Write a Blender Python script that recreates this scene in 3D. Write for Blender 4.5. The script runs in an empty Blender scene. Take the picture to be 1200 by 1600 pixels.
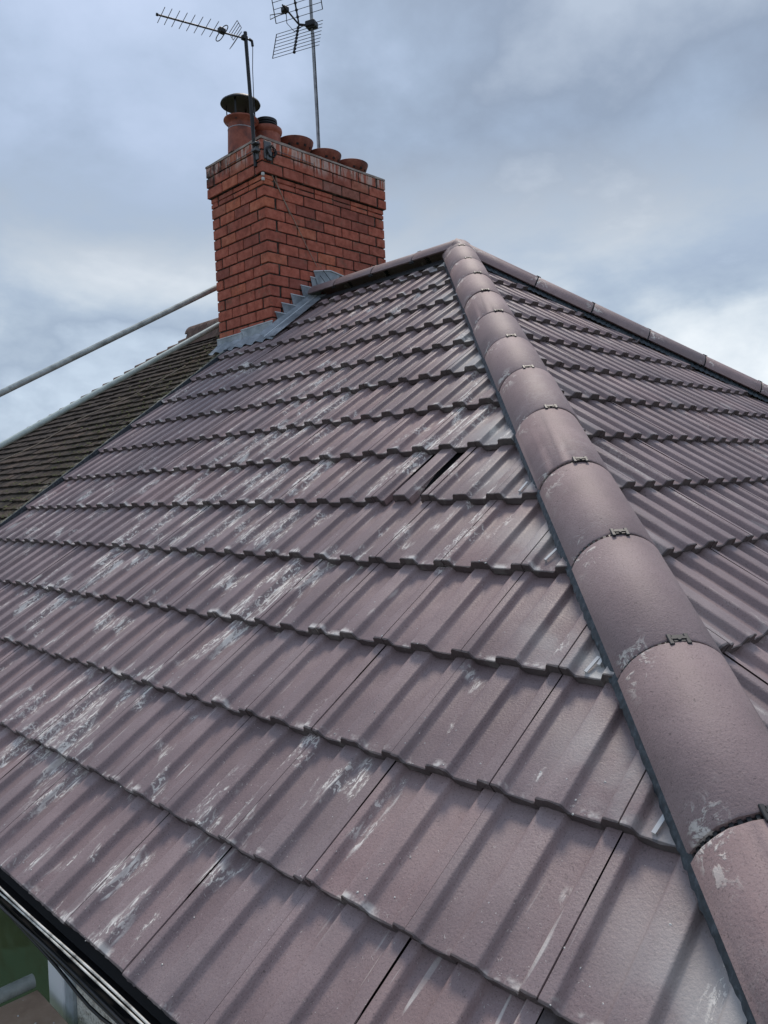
import bpy, bmesh, math, random
from mathutils import Vector, Matrix
R = random.Random(7)
SC = bpy.context.scene
COL = SC.collection

# ------------------------------------------------------------------ camera
cam_d = bpy.data.cameras.new("camera")
cam = bpy.data.objects.new("camera", cam_d); COL.objects.link(cam); SC.camera = cam
YAW, PIT, ROL = -0.79047, -0.028459, -0.034933
fw = Vector((math.cos(PIT)*math.sin(YAW), math.cos(PIT)*math.cos(YAW), math.sin(PIT)))
rt = Vector((math.cos(YAW), -math.sin(YAW), 0)); up = rt.cross(fw)
r2 = rt*math.cos(ROL) + up*math.sin(ROL); u2 = r2.cross(fw)
CAM = Vector((3.71568, -4.54642, -1.70034))
m = Matrix((r2, u2, -fw)).transposed().to_4x4(); m.translation = CAM
cam.matrix_world = m
cam_d.sensor_fit = 'VERTICAL'; cam_d.sensor_height = 36.0; cam_d.lens = 1231.27*36/1600
cam_d.clip_start = 0.02; cam_d.clip_end = 3000

# ------------------------------------------------------------------ world (overcast)
SUN_EL, SUN_AZ = math.radians(60), math.radians(-35)     # azimuth measured from +Y towards +X
w = bpy.data.worlds.new("World"); SC.world = w; w.use_nodes = True
nt = w.node_tree; nt.nodes.clear()
def N(t, tp, **kw):
    n = t.nodes.new(tp)
    for k, v in kw.items():
        setattr(n, k, v)
    return n
out = N(nt, 'ShaderNodeOutputWorld'); bg = N(nt, 'ShaderNodeBackground')
sky = N(nt, 'ShaderNodeTexSky', sky_type='NISHITA', sun_disc=False)
sky.sun_elevation = SUN_EL; sky.sun_rotation = SUN_AZ; sky.air_density = 1.0; sky.dust_density = 1.5
tc = N(nt, 'ShaderNodeTexCoord'); sep = N(nt, 'ShaderNodeSeparateXYZ')
nt.links.new(tc.outputs['Generated'], sep.inputs[0])
def M(t, op, a, b=None, c=None, clamp=False):
    n = N(t, 'ShaderNodeMath', operation=op, use_clamp=clamp)
    for i, v in enumerate((a, b, c)):
        if v is None: continue
        if isinstance(v, (int, float)): n.inputs[i].default_value = v
        else: t.links.new(v, n.inputs[i])
    return n.outputs[0]
zz = M(nt, 'ADD', M(nt, 'MAXIMUM', sep.outputs['Z'], 0.0), 0.42)
comb = N(nt, 'ShaderNodeCombineXYZ')
nt.links.new(M(nt, 'DIVIDE', sep.outputs['X'], zz), comb.inputs[0])
nt.links.new(M(nt, 'DIVIDE', sep.outputs['Y'], zz), comb.inputs[1])
comb.inputs[2].default_value = 2.7
n1 = N(nt, 'ShaderNodeTexNoise'); n1.inputs['Scale'].default_value = 1.9; n1.inputs['Detail'].default_value = 9; n1.inputs['Roughness'].default_value = 0.55; n1.inputs['Distortion'].default_value = 0.15
n2 = N(nt, 'ShaderNodeTexNoise'); n2.inputs['Scale'].default_value = 0.8; n2.inputs['Detail'].default_value = 2
nt.links.new(comb.outputs[0], n1.inputs['Vector']); nt.links.new(comb.outputs[0], n2.inputs['Vector'])
def ramp(t, fac, stops, interp='LINEAR'):
    n = N(t, 'ShaderNodeValToRGB'); cr = n.color_ramp; cr.interpolation = interp
    while len(cr.elements) < len(stops): cr.elements.new(0.5)
    for e, (p, c) in zip(cr.elements, stops):
        e.position = p; e.color = (*c, 1) if len(c) == 3 else c
    t.links.new(fac, n.inputs[0]); return n.outputs[0]
def mix(t, f, a, b, bt='MIX'):
    n = N(t, 'ShaderNodeMix', data_type='RGBA', blend_type=bt)
    for s, v in ((0, f), (6, a), (7, b)):
        if isinstance(v, (int, float)): n.inputs[s].default_value = v
        elif isinstance(v, tuple): n.inputs[s].default_value = (*v, 1) if len(v) == 3 else v
        else: t.links.new(v, n.inputs[s])
    return n.outputs[2]
cl = M(nt, 'ADD', M(nt, 'MULTIPLY', n1.outputs[0], 0.74), M(nt, 'MULTIPLY', n2.outputs[0], 0.26))
CLOUD_HI = ramp(nt, cl, [(0.36, (0.44, 0.52, 0.68)), (0.45, (0.36, 0.44, 0.58)), (0.52, (0.275, 0.345, 0.455)), (0.58, (0.225, 0.28, 0.37)), (0.66, (0.35, 0.41, 0.50))])
CLOUD_LO = ramp(nt, cl, [(0.36, (0.42, 0.50, 0.60)), (0.44, (0.28, 0.345, 0.44)), (0.48, (0.34, 0.41, 0.50)), (0.55, (0.52, 0.575, 0.63)), (0.64, (0.70, 0.735, 0.765))])
low = ramp(nt, sep.outputs['Z'], [(0.20, (1, 1, 1)), (0.40, (0, 0, 0))])
cc = mix(nt, low, CLOUD_HI, CLOUD_LO)
sc_ = N(nt, 'ShaderNodeVectorMath', operation='SCALE'); nt.links.new(sky.outputs[0], sc_.inputs[0]); sc_.inputs[3].default_value = 0.10
zg = ramp(nt, sep.outputs['Z'], [(0.10, (1.0, 1.0, 1.0)), (0.30, (0.90, 0.90, 0.90)), (0.45, (0.96, 0.96, 0.96)), (0.62, (1.0, 1.0, 1.0))])
cc = mix(nt, 1.0, cc, zg, 'MULTIPLY')
full = mix(nt, 0.94, sc_.outputs[0], cc)
# strength 0.1 as for a physical sky: the clouds are scaled up to its range
sc2 = N(nt, 'ShaderNodeVectorMath', operation='SCALE'); nt.links.new(full, sc2.inputs[0]); sc2.inputs[3].default_value = 10.0
nt.links.new(sc2.outputs[0], bg.inputs[0]); bg.inputs[1].default_value = 0.1
nt.links.new(bg.outputs[0], out.inputs[0])

sun_d = bpy.data.lights.new("sun", 'SUN'); sun_d.energy = 1.5; sun_d.angle = math.radians(14); sun_d.color = (1, 0.90, 0.79)
sun = bpy.data.objects.new("sun", sun_d); COL.objects.link(sun)
sd = Vector((math.cos(SUN_EL)*math.sin(SUN_AZ), math.cos(SUN_EL)*math.cos(SUN_AZ), math.sin(SUN_EL)))
sun.rotation_euler = sd.to_track_quat('Z', 'Y').to_euler()
SC.view_settings.view_transform = 'Standard'; SC.view_settings.look = 'None'
SC.view_settings.exposure = 0.48; SC.view_settings.gamma = 1.0; SC.view_settings.use_curve_mapping = False

# ------------------------------------------------------------------ helpers
def tag(o, label=None, cat=None, group=None, kind=None):
    if label: o['label'] = label
    if cat: o['category'] = cat
    if group: o['group'] = group
    if kind: o['kind'] = kind
    return o
def empty(name, loc=(0, 0, 0), parent=None):
    o = bpy.data.objects.new(name, None); COL.objects.link(o); o.location = loc
    o.empty_display_size = 0.1
    if parent: o.parent = parent
    return o
def link(name, me, parent=None, mw=None, mat=None):
    o = bpy.data.objects.new(name, me); COL.objects.link(o)
    if mat is not None and not me.materials: me.materials.append(mat)
    if parent is not None:
        o.parent = parent
        pm = PM.get(parent.name)
        if pm is None:
            pm = Matrix.Translation(parent.location)
        inv = pm.inverted()
        o.matrix_local = inv @ (mw if mw is not None else Matrix())
    elif mw is not None:
        o.matrix_world = mw
    PM[o.name] = mw.copy() if mw is not None else Matrix()
    return o
PM = {}
def mesh(name, v, f, mat=None, smooth=False, ang=35):
    me = bpy.data.meshes.new(name); me.from_pydata([tuple(x) for x in v], [], f); me.update()
    if mat: me.materials.append(mat)
    if smooth:
        me.shade_smooth(); me.set_sharp_from_angle(angle=math.radians(ang))
    return me
class MB:
    def __init__(s): s.v = []; s.f = []
    def add(s, v, f, mw=None):
        n = len(s.v); s.v += [(mw @ Vector(x)) if mw else Vector(x) for x in v]
        s.f += [tuple(i+n for i in q) for q in f]; return s
    def box(s, a, b, mw=None):
        x0, y0, z0 = a; x1, y1, z1 = b
        v = [(x0,y0,z0),(x1,y0,z0),(x1,y1,z0),(x0,y1,z0),(x0,y0,z1),(x1,y0,z1),(x1,y1,z1),(x0,y1,z1)]
        f = [(0,3,2,1),(4,5,6,7),(0,1,5,4),(1,2,6,5),(2,3,7,6),(3,0,4,7)]
        return s.add(v, f, mw)
    def bbox(s, a, b, bev, mw=None):
        bm = bmesh.new()
        x0, y0, z0 = a; x1, y1, z1 = b
        vs = [bm.verts.new(p) for p in [(x0,y0,z0),(x1,y0,z0),(x1,y1,z0),(x0,y1,z0),(x0,y0,z1),(x1,y0,z1),(x1,y1,z1),(x0,y1,z1)]]
        for q in [(0,3,2,1),(4,5,6,7),(0,1,5,4),(1,2,6,5),(2,3,7,6),(3,0,4,7)]: bm.faces.new([vs[i] for i in q])
        bmesh.ops.bevel(bm, geom=bm.edges[:], offset=bev, segments=1, affect='EDGES')
        bm.verts.ensure_lookup_table(); bm.verts.index_update()
        s.add([v.co.copy() for v in bm.verts], [tuple(v.index for v in f.verts) for f in bm.faces], mw); bm.free(); return s
    def tube(s, pts, r, n=8, caps=True):
        pts = [Vector(p) for p in pts]; rs = r if isinstance(r, (list, tuple)) else [r]*len(pts)
        base = len(s.v); pu = None
        for i, p in enumerate(pts):
            d = (pts[min(i+1, len(pts)-1)] - pts[max(i-1, 0)]).normalized()
            if pu is None:
                pu = d.orthogonal().normalized()
            pu = (pu - d*pu.dot(d)).normalized(); pv = d.cross(pu)
            for k in range(n):
                a = 2*math.pi*k/n; s.v.append(p + (pu*math.cos(a) + pv*math.sin(a))*rs[i])
        for i in range(len(pts)-1):
            for k in range(n):
                a = base+i*n+k; b = base+i*n+(k+1) % n
                s.f.append((a, b, b+n, a+n))
        if caps:
            s.f.append(tuple(base+k for k in reversed(range(n)))); s.f.append(tuple(base+(len(pts)-1)*n+k for k in range(n)))
        return s
    def lathe(s, prof, c=(0, 0, 0), n=28):
        base = len(s.v); c = Vector(c)
        for r, z in prof:
            for k in range(n):
                a = 2*math.pi*k/n; s.v.append(c + Vector((r*math.cos(a), r*math.sin(a), z)))
        for i in range(len(prof)-1):
            for k in range(n):
                a = base+i*n+k; b = base+i*n+(k+1) % n
                s.f.append((a, b, b+n, a+n))
        return s
    def build(s, name, mat, parent=None, smooth=False, ang=35):
        return link(name, mesh(name, s.v, s.f, mat, smooth, ang), parent)

# ------------------------------------------------------------------ materials
def pmat(name, col, rough=0.6, spec=0.5, metal=0.0, bump=None, vary=None, ior=None):
    mt = bpy.data.materials.new(name); mt.use_nodes = True
    t = mt.node_tree; b = t.nodes['Principled BSDF']
    b.inputs['Base Color'].default_value = (*col, 1); b.inputs['Roughness'].default_value = rough
    b.inputs['Specular IOR Level'].default_value = spec; b.inputs['Metallic'].default_value = metal
    if ior: b.inputs['IOR'].default_value = ior
    geo = N(t, 'ShaderNodeNewGeometry')
    if vary:
        nn = N(t, 'ShaderNodeTexNoise'); nn.inputs['Scale'].default_value = vary[0]; nn.inputs['Detail'].default_value = 6; nn.inputs['Roughness'].default_value = .65
        t.links.new(geo.outputs['Position'], nn.inputs['Vector'])
        c = ramp(t, nn.outputs[0], [(0.32, vary[1]), (0.52, col), (0.70, vary[2])])
        t.links.new(c, b.inputs['Base Color'])
    if bump:
        nb = N(t, 'ShaderNodeTexNoise'); nb.inputs['Scale'].default_value = bump[0]; nb.inputs['Detail'].default_value = 4
        t.links.new(geo.outputs['Position'], nb.inputs['Vector'])
        bp = N(t, 'ShaderNodeBump'); bp.inputs['Strength'].default_value = bump[1]; bp.inputs['Distance'].default_value = bump[2]
        t.links.new(nb.outputs[0], bp.inputs['Height']); t.links.new(bp.outputs[0], b.inputs['Normal'])
    return mt

def noise(t, vec, scale, detail=3, rough=0.55, dist=0.0):
    n = N(t, 'ShaderNodeTexNoise'); n.inputs['Scale'].default_value = scale; n.inputs['Detail'].default_value = detail
    n.inputs['Roughness'].default_value = rough; n.inputs['Distortion'].default_value = dist
    t.links.new(vec, n.inputs['Vector']); return n.outputs[0]
def vmul(t, vec, s):
    n = N(t, 'ShaderNodeVectorMath', operation='MULTIPLY'); t.links.new(vec, n.inputs[0]); n.inputs[1].default_value = s; return n.outputs[0]
def step(t, v, a, b):
    n = N(t, 'ShaderNodeMapRange', clamp=True); t.links.new(v, n.inputs[0]); n.inputs[1].default_value = a; n.inputs[2].default_value = b
    n.interpolation_type = 'SMOOTHSTEP'
    return n.outputs[0]

def tile_material(name, slope, dust=1.0):
    """smooth-faced mauve concrete tile; slope 'A' runs down -Y, 'B' runs down +X, 'H' = hip and ridge tiles"""
    mt = bpy.data.materials.new(name); mt.use_nodes = True
    t = mt.node_tree; b = t.nodes['Principled BSDF']
    geo = N(t, 'ShaderNodeNewGeometry'); oi = N(t, 'ShaderNodeObjectInfo'); tcn = N(t, 'ShaderNodeTexCoord')
    P = geo.outputs['Position']
    base = ramp(t, noise(t, P, 5.5, 5, .6), [(0.3, (0.250, 0.176, 0.176)), (0.5, (0.298, 0.213, 0.212)), (0.7, (0.355, 0.262, 0.259))])
    rnd = ramp(t, oi.outputs['Random'], [(0.0, (0.84, 0.85, 0.87)), (0.3, (0.95, 0.95, 0.96)), (0.6, (1, 1, 1)), (0.85, (1.06, 1.03, 1.02)), (1.0, (1.13, 1.07, 1.05))])
    base = mix(t, 1.0, base, rnd, 'MULTIPLY')
    # fine sand speckle in the concrete
    spk = step(t, noise(t, P, 260, 3, .6), 0.54, 0.68)
    base = mix(t, M(t, 'MULTIPLY', spk, 0.50), base, (0.085, 0.060, 0.058))
    spl = step(t, noise(t, P, 330, 2, .6, .5), 0.60, 0.70)
    base = mix(t, M(t, 'MULTIPLY', spl, 0.30), base, (0.50, 0.43, 0.42))
    pit_ = step(t, noise(t, P, 70, 3, .7), 0.66, 0.71)
    base = mix(t, M(t, 'MULTIPLY', pit_, 0.55), base, (0.07, 0.05, 0.048))
    bl_ = step(t, noise(t, P, 2.3, 5, .7), 0.40, 0.66)
    base = mix(t, M(t, 'MULTIPLY', bl_, 0.28), base, (0.175, 0.125, 0.120))
    # grey wash of cement dust in soft patches
    wash = M(t, 'MULTIPLY', step(t, noise(t, P, 1.7, 4, .6), 0.52, 0.78), 0.14 * (dust if slope != 'H' else .6))
    base = mix(t, wash, base, (0.44, 0.40, 0.385))
    sepp = N(t, 'ShaderNodeSeparateXYZ'); t.links.new(P, sepp.inputs[0])
    if slope == 'A': st = (7.0, 1.15, 1.15); st2 = (34, 5, 5)
    elif slope == 'B': st = (1.15, 7.0, 1.15); st2 = (5, 34, 5)
    else: st = (3.2, 3.2, 2.0); st2 = (18, 18, 9)
    # scuffed lime: soft areas drawn out down the slope, broken up into brush marks and grit
    if slope == 'A': sa, sb_, sc3, sd_ = (9.5, 3.4, 3.4), (80, 9.5, 9.5), (105, 55, 55), (60, 3.0, 3.0)
    elif slope == 'B': sa, sb_, sc3, sd_ = (2.1, 8.5, 2.1), (7.5, 75, 7.5), (48, 120, 48), (3.0, 60, 3.0)
    else: sa, sb_, sc3, sd_ = (3.6, 3.6, 3.0), (30, 30, 18), (70, 70, 60), (20, 20, 20)
    big = M(t, 'ADD', M(t, 'MULTIPLY', step(t, noise(t, P, 0.9, 2, .5), 0.40, 0.60), 0.11), -0.055)
    if slope == 'A':      # heaviest where the roofers walked: lower left and middle courses
        foot = M(t, 'ADD', step(t, sepp.outputs['X'], 2.7, 0.6), step(t, sepp.outputs['Y'], -1.2, -2.4))
        big = M(t, 'ADD', big, M(t, 'MULTIPLY', M(t, 'SUBTRACT', foot, 1.72), 0.060))
    an = M(t, 'ADD', noise(t, vmul(t, P, sa), 1.0, 3, .55, .4), big)
    area = step(t, an, 0.565, 0.62)
    areac = step(t, an, 0.600, 0.635)
    brush = step(t, noise(t, vmul(t, P, sb_), 1.0, 5, .62, .8), 0.50, 0.62)
    grit = step(t, noise(t, vmul(t, P, sc3), 1.0, 4, .65, .8), 0.53, 0.60)
    patch = M(t, 'MULTIPLY', area, M(t, 'MAXIMUM', M(t, 'MULTIPLY', brush, 0.65), M(t, 'MULTIPLY', grit, 0.75)))
    patch = M(t, 'MAXIMUM', patch, M(t, 'MULTIPLY', areac, M(t, 'MULTIPLY', M(t, 'MAXIMUM', brush, grit), 0.95)))
    film = M(t, 'MULTIPLY', area, 0.06)
    scr = noise(t, vmul(t, P, sd_), 1.0, 2, .5, .2)
    scr = M(t, 'MULTIPLY', step(t, scr, 0.69, 0.75), step(t, noise(t, P, 3.1, 2), 0.44, 0.58))
    # small flecks, ragged and of many sizes
    fl = M(t, 'MULTIPLY', step(t, noise(t, P, 95, 3, .75, 1.0), 0.665, 0.70), step(t, noise(t, P, 3.3, 3), 0.44, 0.60))
    msk = M(t, 'MAXIMUM', patch, film)
    if slope == 'A':
        # a few boot-tread prints
        vt = N(t, 'ShaderNodeTexVoronoi', feature='DISTANCE_TO_EDGE'); vt.inputs['Scale'].default_value = 1.0
        wob = N(t, 'ShaderNodeVectorMath', operation='ADD'); t.links.new(vmul(t, P, (95, 62, 62)), wob.inputs[0])
        nv = N(t, 'ShaderNodeTexNoise'); nv.inputs['Scale'].default_value = 60; t.links.new(P, nv.inputs['Vector'])
        t.links.new(nv.outputs['Color'], wob.inputs[1]); t.links.new(wob.outputs[0], vt.inputs['Vector'])
        tread = step(t, vt.outputs['Distance'], 0.20, 0.08)
        a2_ = step(t, noise(t, vmul(t, P, (6.5, 3.0, 3.0)), 1.0, 1, .5, .0), 0.66, 0.70)
        tread = M(t, 'MULTIPLY', M(t, 'MULTIPLY', tread, a2_), step(t, noise(t, P, 38, 3, .7), 0.44, 0.60))
        msk = M(t, 'MAXIMUM', msk, M(t, 'MULTIPLY', tread, 0.7))
    msk = M(t, 'MAXIMUM', msk, M(t, 'MULTIPLY', scr, 0.55 if slope != 'H' else 0.0))
    msk = M(t, 'MAXIMUM', msk, M(t, 'MULTIPLY', fl, 0.65))
    if slope in 'AB':
        # lime caught on the nose of each tile (object space: y = 0 is the nose)
        so = N(t, 'ShaderNodeSeparateXYZ'); t.links.new(tcn.outputs['Object'], so.inputs[0])
        nose = step(t, so.outputs['Y'], 0.028, 0.007)
        nn = step(t, noise(t, P, 9, 4, .7), 0.52, 0.64)
        msk = M(t, 'MAXIMUM', msk, M(t, 'MULTIPLY', M(t, 'MULTIPLY', nose, nn), 0.75 if slope == 'A' else 0.35))
        # saw-cut dust on the tiles beside the hip
        aa, bb_ = 0.7035, 0.7106
        d = M(t, 'ADD', M(t, 'MULTIPLY', sepp.outputs['X'], aa), M(t, 'MULTIPLY', sepp.outputs['Y'], bb_))
        d = M(t, 'ABSOLUTE', d)
        near = step(t, d, 0.34, 0.12)
        near = M(t, 'MULTIPLY', near, step(t, noise(t, P, 2.6, 4, .65), 0.34, 0.56))
        near = M(t, 'MULTIPLY', near, step(t, so.outputs['Y'], 0.36, 0.04))
        base = mix(t, M(t, 'MULTIPLY', near, 0.85 if slope == 'A' else 0.3), base, (0.52, 0.50, 0.48))
    if slope == 'H':
        so = N(t, 'ShaderNodeSeparateXYZ'); t.links.new(tcn.outputs['Object'], so.inputs[0])
        e1 = M(t, 'MAXIMUM', step(t, so.outputs['Y'], 0.085, 0.01), step(t, so.outputs['Y'], 0.31, 0.42))
        e2 = M(t, 'MULTIPLY', step(t, so.outputs['X'], -0.055, -0.085), step(t, so.outputs['X'], -0.121, -0.112))
        smear = M(t, 'MULTIPLY', M(t, 'MULTIPLY', e1, e2), step(t, noise(t, P, 24, 5, .7, .6), 0.53, 0.60))
        msk = M(t, 'MAXIMUM', M(t, 'MULTIPLY', msk, .18), M(t, 'MULTIPLY', smear, 1.3))
    k = 0.97*dust
    col = mix(t, M(t, 'MULTIPLY', msk, k), base, (0.92, 0.86, 0.79))
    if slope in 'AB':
        # the nose face is coloured darker than the rest of the tile
        nose_dk = step(t, so.outputs['Y'], 0.0052, 0.0030)
        col = mix(t, M(t, 'MULTIPLY', nose_dk, 0.85), col, mix(t, noise(t, P, 60, 3), (0.030, 0.022, 0.022), (0.10, 0.08, 0.08)))
    t.links.new(col, b.inputs['Base Color'])
    rg = M(t, 'ADD', 0.42 if slope != 'H' else 0.55, M(t, 'MULTIPLY', noise(t, P, 11, 4), 0.16))
    t.links.new(rg, b.inputs['Roughness']); b.inputs['Specular IOR Level'].default_value = 0.55
    bp = N(t, 'ShaderNodeBump'); bp.inputs['Strength'].default_value = 0.75; bp.inputs['Distance'].default_value = 0.0018
    hgt = M(t, 'ADD', noise(t, P, 170, 4, .6), M(t, 'MULTIPLY', msk, 0.6))
    t.links.new(hgt, bp.inputs['Height']); t.links.new(bp.outputs[0], b.inputs['Normal'])
    return mt

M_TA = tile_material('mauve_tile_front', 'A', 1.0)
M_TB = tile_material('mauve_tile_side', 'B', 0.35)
M_TH = tile_material('mauve_hip_tile', 'H', 0.5)
M_UNDER = pmat('roof_underlay', (0.010, 0.010, 0.011), 0.8)
M_BLACK = pmat('black_plastic', (0.006, 0.006, 0.007), 0.5, bump=(60, .2, .002), vary=(9, (0.004, 0.004, 0.005), (0.014, 0.014, 0.015)))
M_CLIP = pmat('black_clip', (0.018, 0.019, 0.021), 0.45)
M_ROLL = pmat('hip_roll', (0.040, 0.052, 0.064), 0.45, vary=(60, (0.015, 0.020, 0.025), (0.10, 0.12, 0.14)))
M_LEAD = pmat('lead', (0.27, 0.30, 0.33), 0.45, 0.5, 0.15, bump=(14, .35, .006), vary=(7, (0.16, 0.18, 0.20), (0.46, 0.49, 0.53)))
M_LEADE = pmat('lead_edge_lit', (0.62, 0.65, 0.68), 0.4, 0.5, 0.1)  # paler copy of the lead: light on its edges put into the colour
M_GALV = pmat('galvanised_tube', (0.40, 0.43, 0.41), 0.45, 0.5, 0.15, bump=(40, .2, .002), vary=(14, (0.24, 0.26, 0.245), (0.54, 0.58, 0.55)))
M_GALVP = pmat('pale_tube', (0.56, 0.63, 0.59), 0.45, 0.5, 0.05, vary=(11, (0.42, 0.49, 0.45), (0.68, 0.74, 0.70)))
M_ALU = pmat('aerial_alloy', (0.12, 0.12, 0.125), 0.45, 0.5, 0.5)
M_ALUD = pmat('aerial_dark', (0.008, 0.008, 0.010), 0.5)
M_MASTL = pmat('pale_mast', (0.36, 0.36, 0.38), 0.4, 0.5, 0.3, vary=(12, (0.22, 0.22, 0.24), (0.5, 0.5, 0.52)))
M_POT = pmat('terracotta_pot', (0.31, 0.080, 0.047), 0.62, bump=(30, .5, .005), vary=(9, (0.13, 0.040, 0.03), (0.42, 0.14, 0.09)))
M_POTD = pmat('dark_terracotta', (0.22, 0.060, 0.038), 0.7, bump=(30, .5, .005), vary=(9, (0.09, 0.03, 0.022), (0.32, 0.11, 0.07)))
M_VENTSHADE = pmat('vent_shade', (0.012, 0.010, 0.010), 0.9)  # near-black, shade inside the pot vents put into the colour
M_MORTAR = pmat('mortar', (0.040, 0.032, 0.026), 0.9, bump=(60, .6, .006), vary=(12, (0.012, 0.010, 0.009), (0.17, 0.14, 0.11)))
M_FLAUNCH = pmat('flaunching', (0.37, 0.29, 0.25), 0.85, bump=(45, .5, .006), vary=(9, (0.20, 0.14, 0.12), (0.52, 0.45, 0.40)))
M_UPVC = pmat('white_upvc', (0.86, 0.88, 0.90), 0.3)
M_UPVCG = pmat('greyed_upvc', (0.42, 0.47, 0.50), 0.4, vary=(20, (0.30, 0.34, 0.36), (0.55, 0.60, 0.62)))
M_CABLE = pmat('white_cable', (0.66, 0.64, 0.58), 0.4, vary=(16, (0.20, 0.19, 0.17), (0.82, 0.80, 0.76)))
M_CABLEB = pmat('beige_cable', (0.33, 0.26, 0.20), 0.6)
M_BOARD = pmat('scaffold_board', (0.40, 0.28, 0.20), 0.75, bump=(30, .4, .004), vary=(6, (0.28, 0.19, 0.14), (0.50, 0.38, 0.29)))
M_CHIP = pmat('mortar_crumb', (0.66, 0.65, 0.62), 0.8)
M_HEDGE = pmat('hedge_leaves', (0.045, 0.085, 0.025), 0.6)
M_WOOD = pmat('hedge_stem', (0.08, 0.06, 0.04), 0.8)

def glass_mat():
    mt = pmat('window_glass', (0.016, 0.045, 0.026), 0.09, 0.5, ior=1.75)
    t = mt.node_tree; b = t.nodes['Principled BSDF']; geo = N(t, 'ShaderNodeNewGeometry')
    sp = N(t, 'ShaderNodeSeparateXYZ'); t.links.new(geo.outputs['Position'], sp.inputs[0])
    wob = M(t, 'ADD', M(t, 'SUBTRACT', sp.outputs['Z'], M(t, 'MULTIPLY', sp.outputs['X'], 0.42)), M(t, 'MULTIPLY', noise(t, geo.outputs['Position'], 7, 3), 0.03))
    c = mix(t, step(t, wob, -3.635, -3.655), (0.0010, 0.012, 0.002), (0.030, 0.075, 0.046))  # garden reflection painted into the pane colour: dark green above, mid green below
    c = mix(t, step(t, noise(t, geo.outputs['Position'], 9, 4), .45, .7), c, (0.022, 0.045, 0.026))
    t.links.new(c, b.inputs['Base Color']); return mt
M_GLASS = glass_mat()

def dash_mat():
    mt = bpy.data.materials.new('pebble_dash'); mt.use_nodes = True
    t = mt.node_tree; b = t.nodes['Principled BSDF']; geo = N(t, 'ShaderNodeNewGeometry'); P = geo.outputs['Position']
    v = N(t, 'ShaderNodeTexVoronoi'); v.inputs['Scale'].default_value = 95; t.links.new(P, v.inputs['Vector'])
    c = ramp(t, noise(t, P, 75, 4, .7), [(0.34, (0.22, 0.20, 0.165)), (0.44, (0.52, 0.50, 0.43)), (0.6, (0.64, 0.63, 0.56)), (0.72, (0.80, 0.78, 0.72))])
    c = mix(t, step(t, noise(t, P, 160, 2), .63, .68), c, (0.06, 0.05, 0.045))
    t.links.new(c, b.inputs['Base Color']); b.inputs['Roughness'].default_value = .9
    bp = N(t, 'ShaderNodeBump'); bp.inputs['Strength'].default_value = .8; bp.inputs['Distance'].default_value = .006
    t.links.new(v.outputs['Distance'], bp.inputs['Height']); t.links.new(bp.outputs[0], b.inputs['Normal']); return mt
M_DASH = dash_mat()

def brick_mat():
    mt = bpy.data.materials.new('red_brick'); mt.use_nodes = True
    t = mt.node_tree; b = t.nodes['Principled BSDF']; geo = N(t, 'ShaderNodeNewGeometry'); P = geo.outputs['Position']
    oi = N(t, 'ShaderNodeObjectInfo')
    c = ramp(t, noise(t, P, 16, 5, .65), [(0.3, (0.29, 0.080, 0.052)), (0.5, (0.45, 0.128, 0.084)), (0.72, (0.55, 0.19, 0.13))])
    rv = ramp(t, oi.outputs['Random'], [(0.0, (0.66, 0.70, 0.78)), (0.12, (0.85, 0.86, 0.9)), (0.5, (1, 1, 1)), (0.85, (1.08, 1.02, 1.0)), (0.95, (1.18, 1.22, 1.05)), (1.0, (0.72, 1.0, 1.15))])
    c = mix(t, 1.0, c, rv, 'MULTIPLY')
    s = N(t, 'ShaderNodeSeparateXYZ'); t.links.new(P, s.inputs[0])
    # lime run-down from the flaunching on the top course
    drip = noise(t, vmul(t, P, (30, 30, 4)), 1.0, 4, .6)
    dm = M(t, 'MULTIPLY', step(t, drip, 0.44, 0.55), step(t, M(t, 'ADD', s.outputs['Z'], M(t, 'MULTIPLY', noise(t, P, 4, 2), 0.25)), 1.20, 1.31))
    c = mix(t, M(t, 'MULTIPLY', dm, 0.75), c, (0.62, 0.48, 0.42))
    sm = M(t, 'MULTIPLY', step(t, noise(t, P, 9, 6, .75), 0.56, 0.66), 0.5)
    c = mix(t, sm, c, (0.20, 0.13, 0.09))
    # soot and algae on the weather side of the cap
    so = M(t, 'MULTIPLY', step(t, s.outputs['X'], -1.9, -2.3), step(t, s.outputs['Z'], 1.0, 1.16))
    so = M(t, 'MULTIPLY', so, step(t, noise(t, P, 9, 4), .40, .56))
    c = mix(t, M(t, 'MULTIPLY', so, 0.8), c, (0.022, 0.020, 0.020))
    t.links.new(c, b.inputs['Base Color']); b.inputs['Roughness'].default_value = .82; b.inputs['Specular IOR Level'].default_value = .25
    bp = N(t, 'ShaderNodeBump'); bp.inputs['Strength'].default_value = .6; bp.inputs['Distance'].default_value = .004
    t.links.new(noise(t, P, 70, 5, .7), bp.inputs['Height']); t.links.new(bp.outputs[0], b.inputs['Normal']); return mt
M_BRICK = brick_mat()

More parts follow.
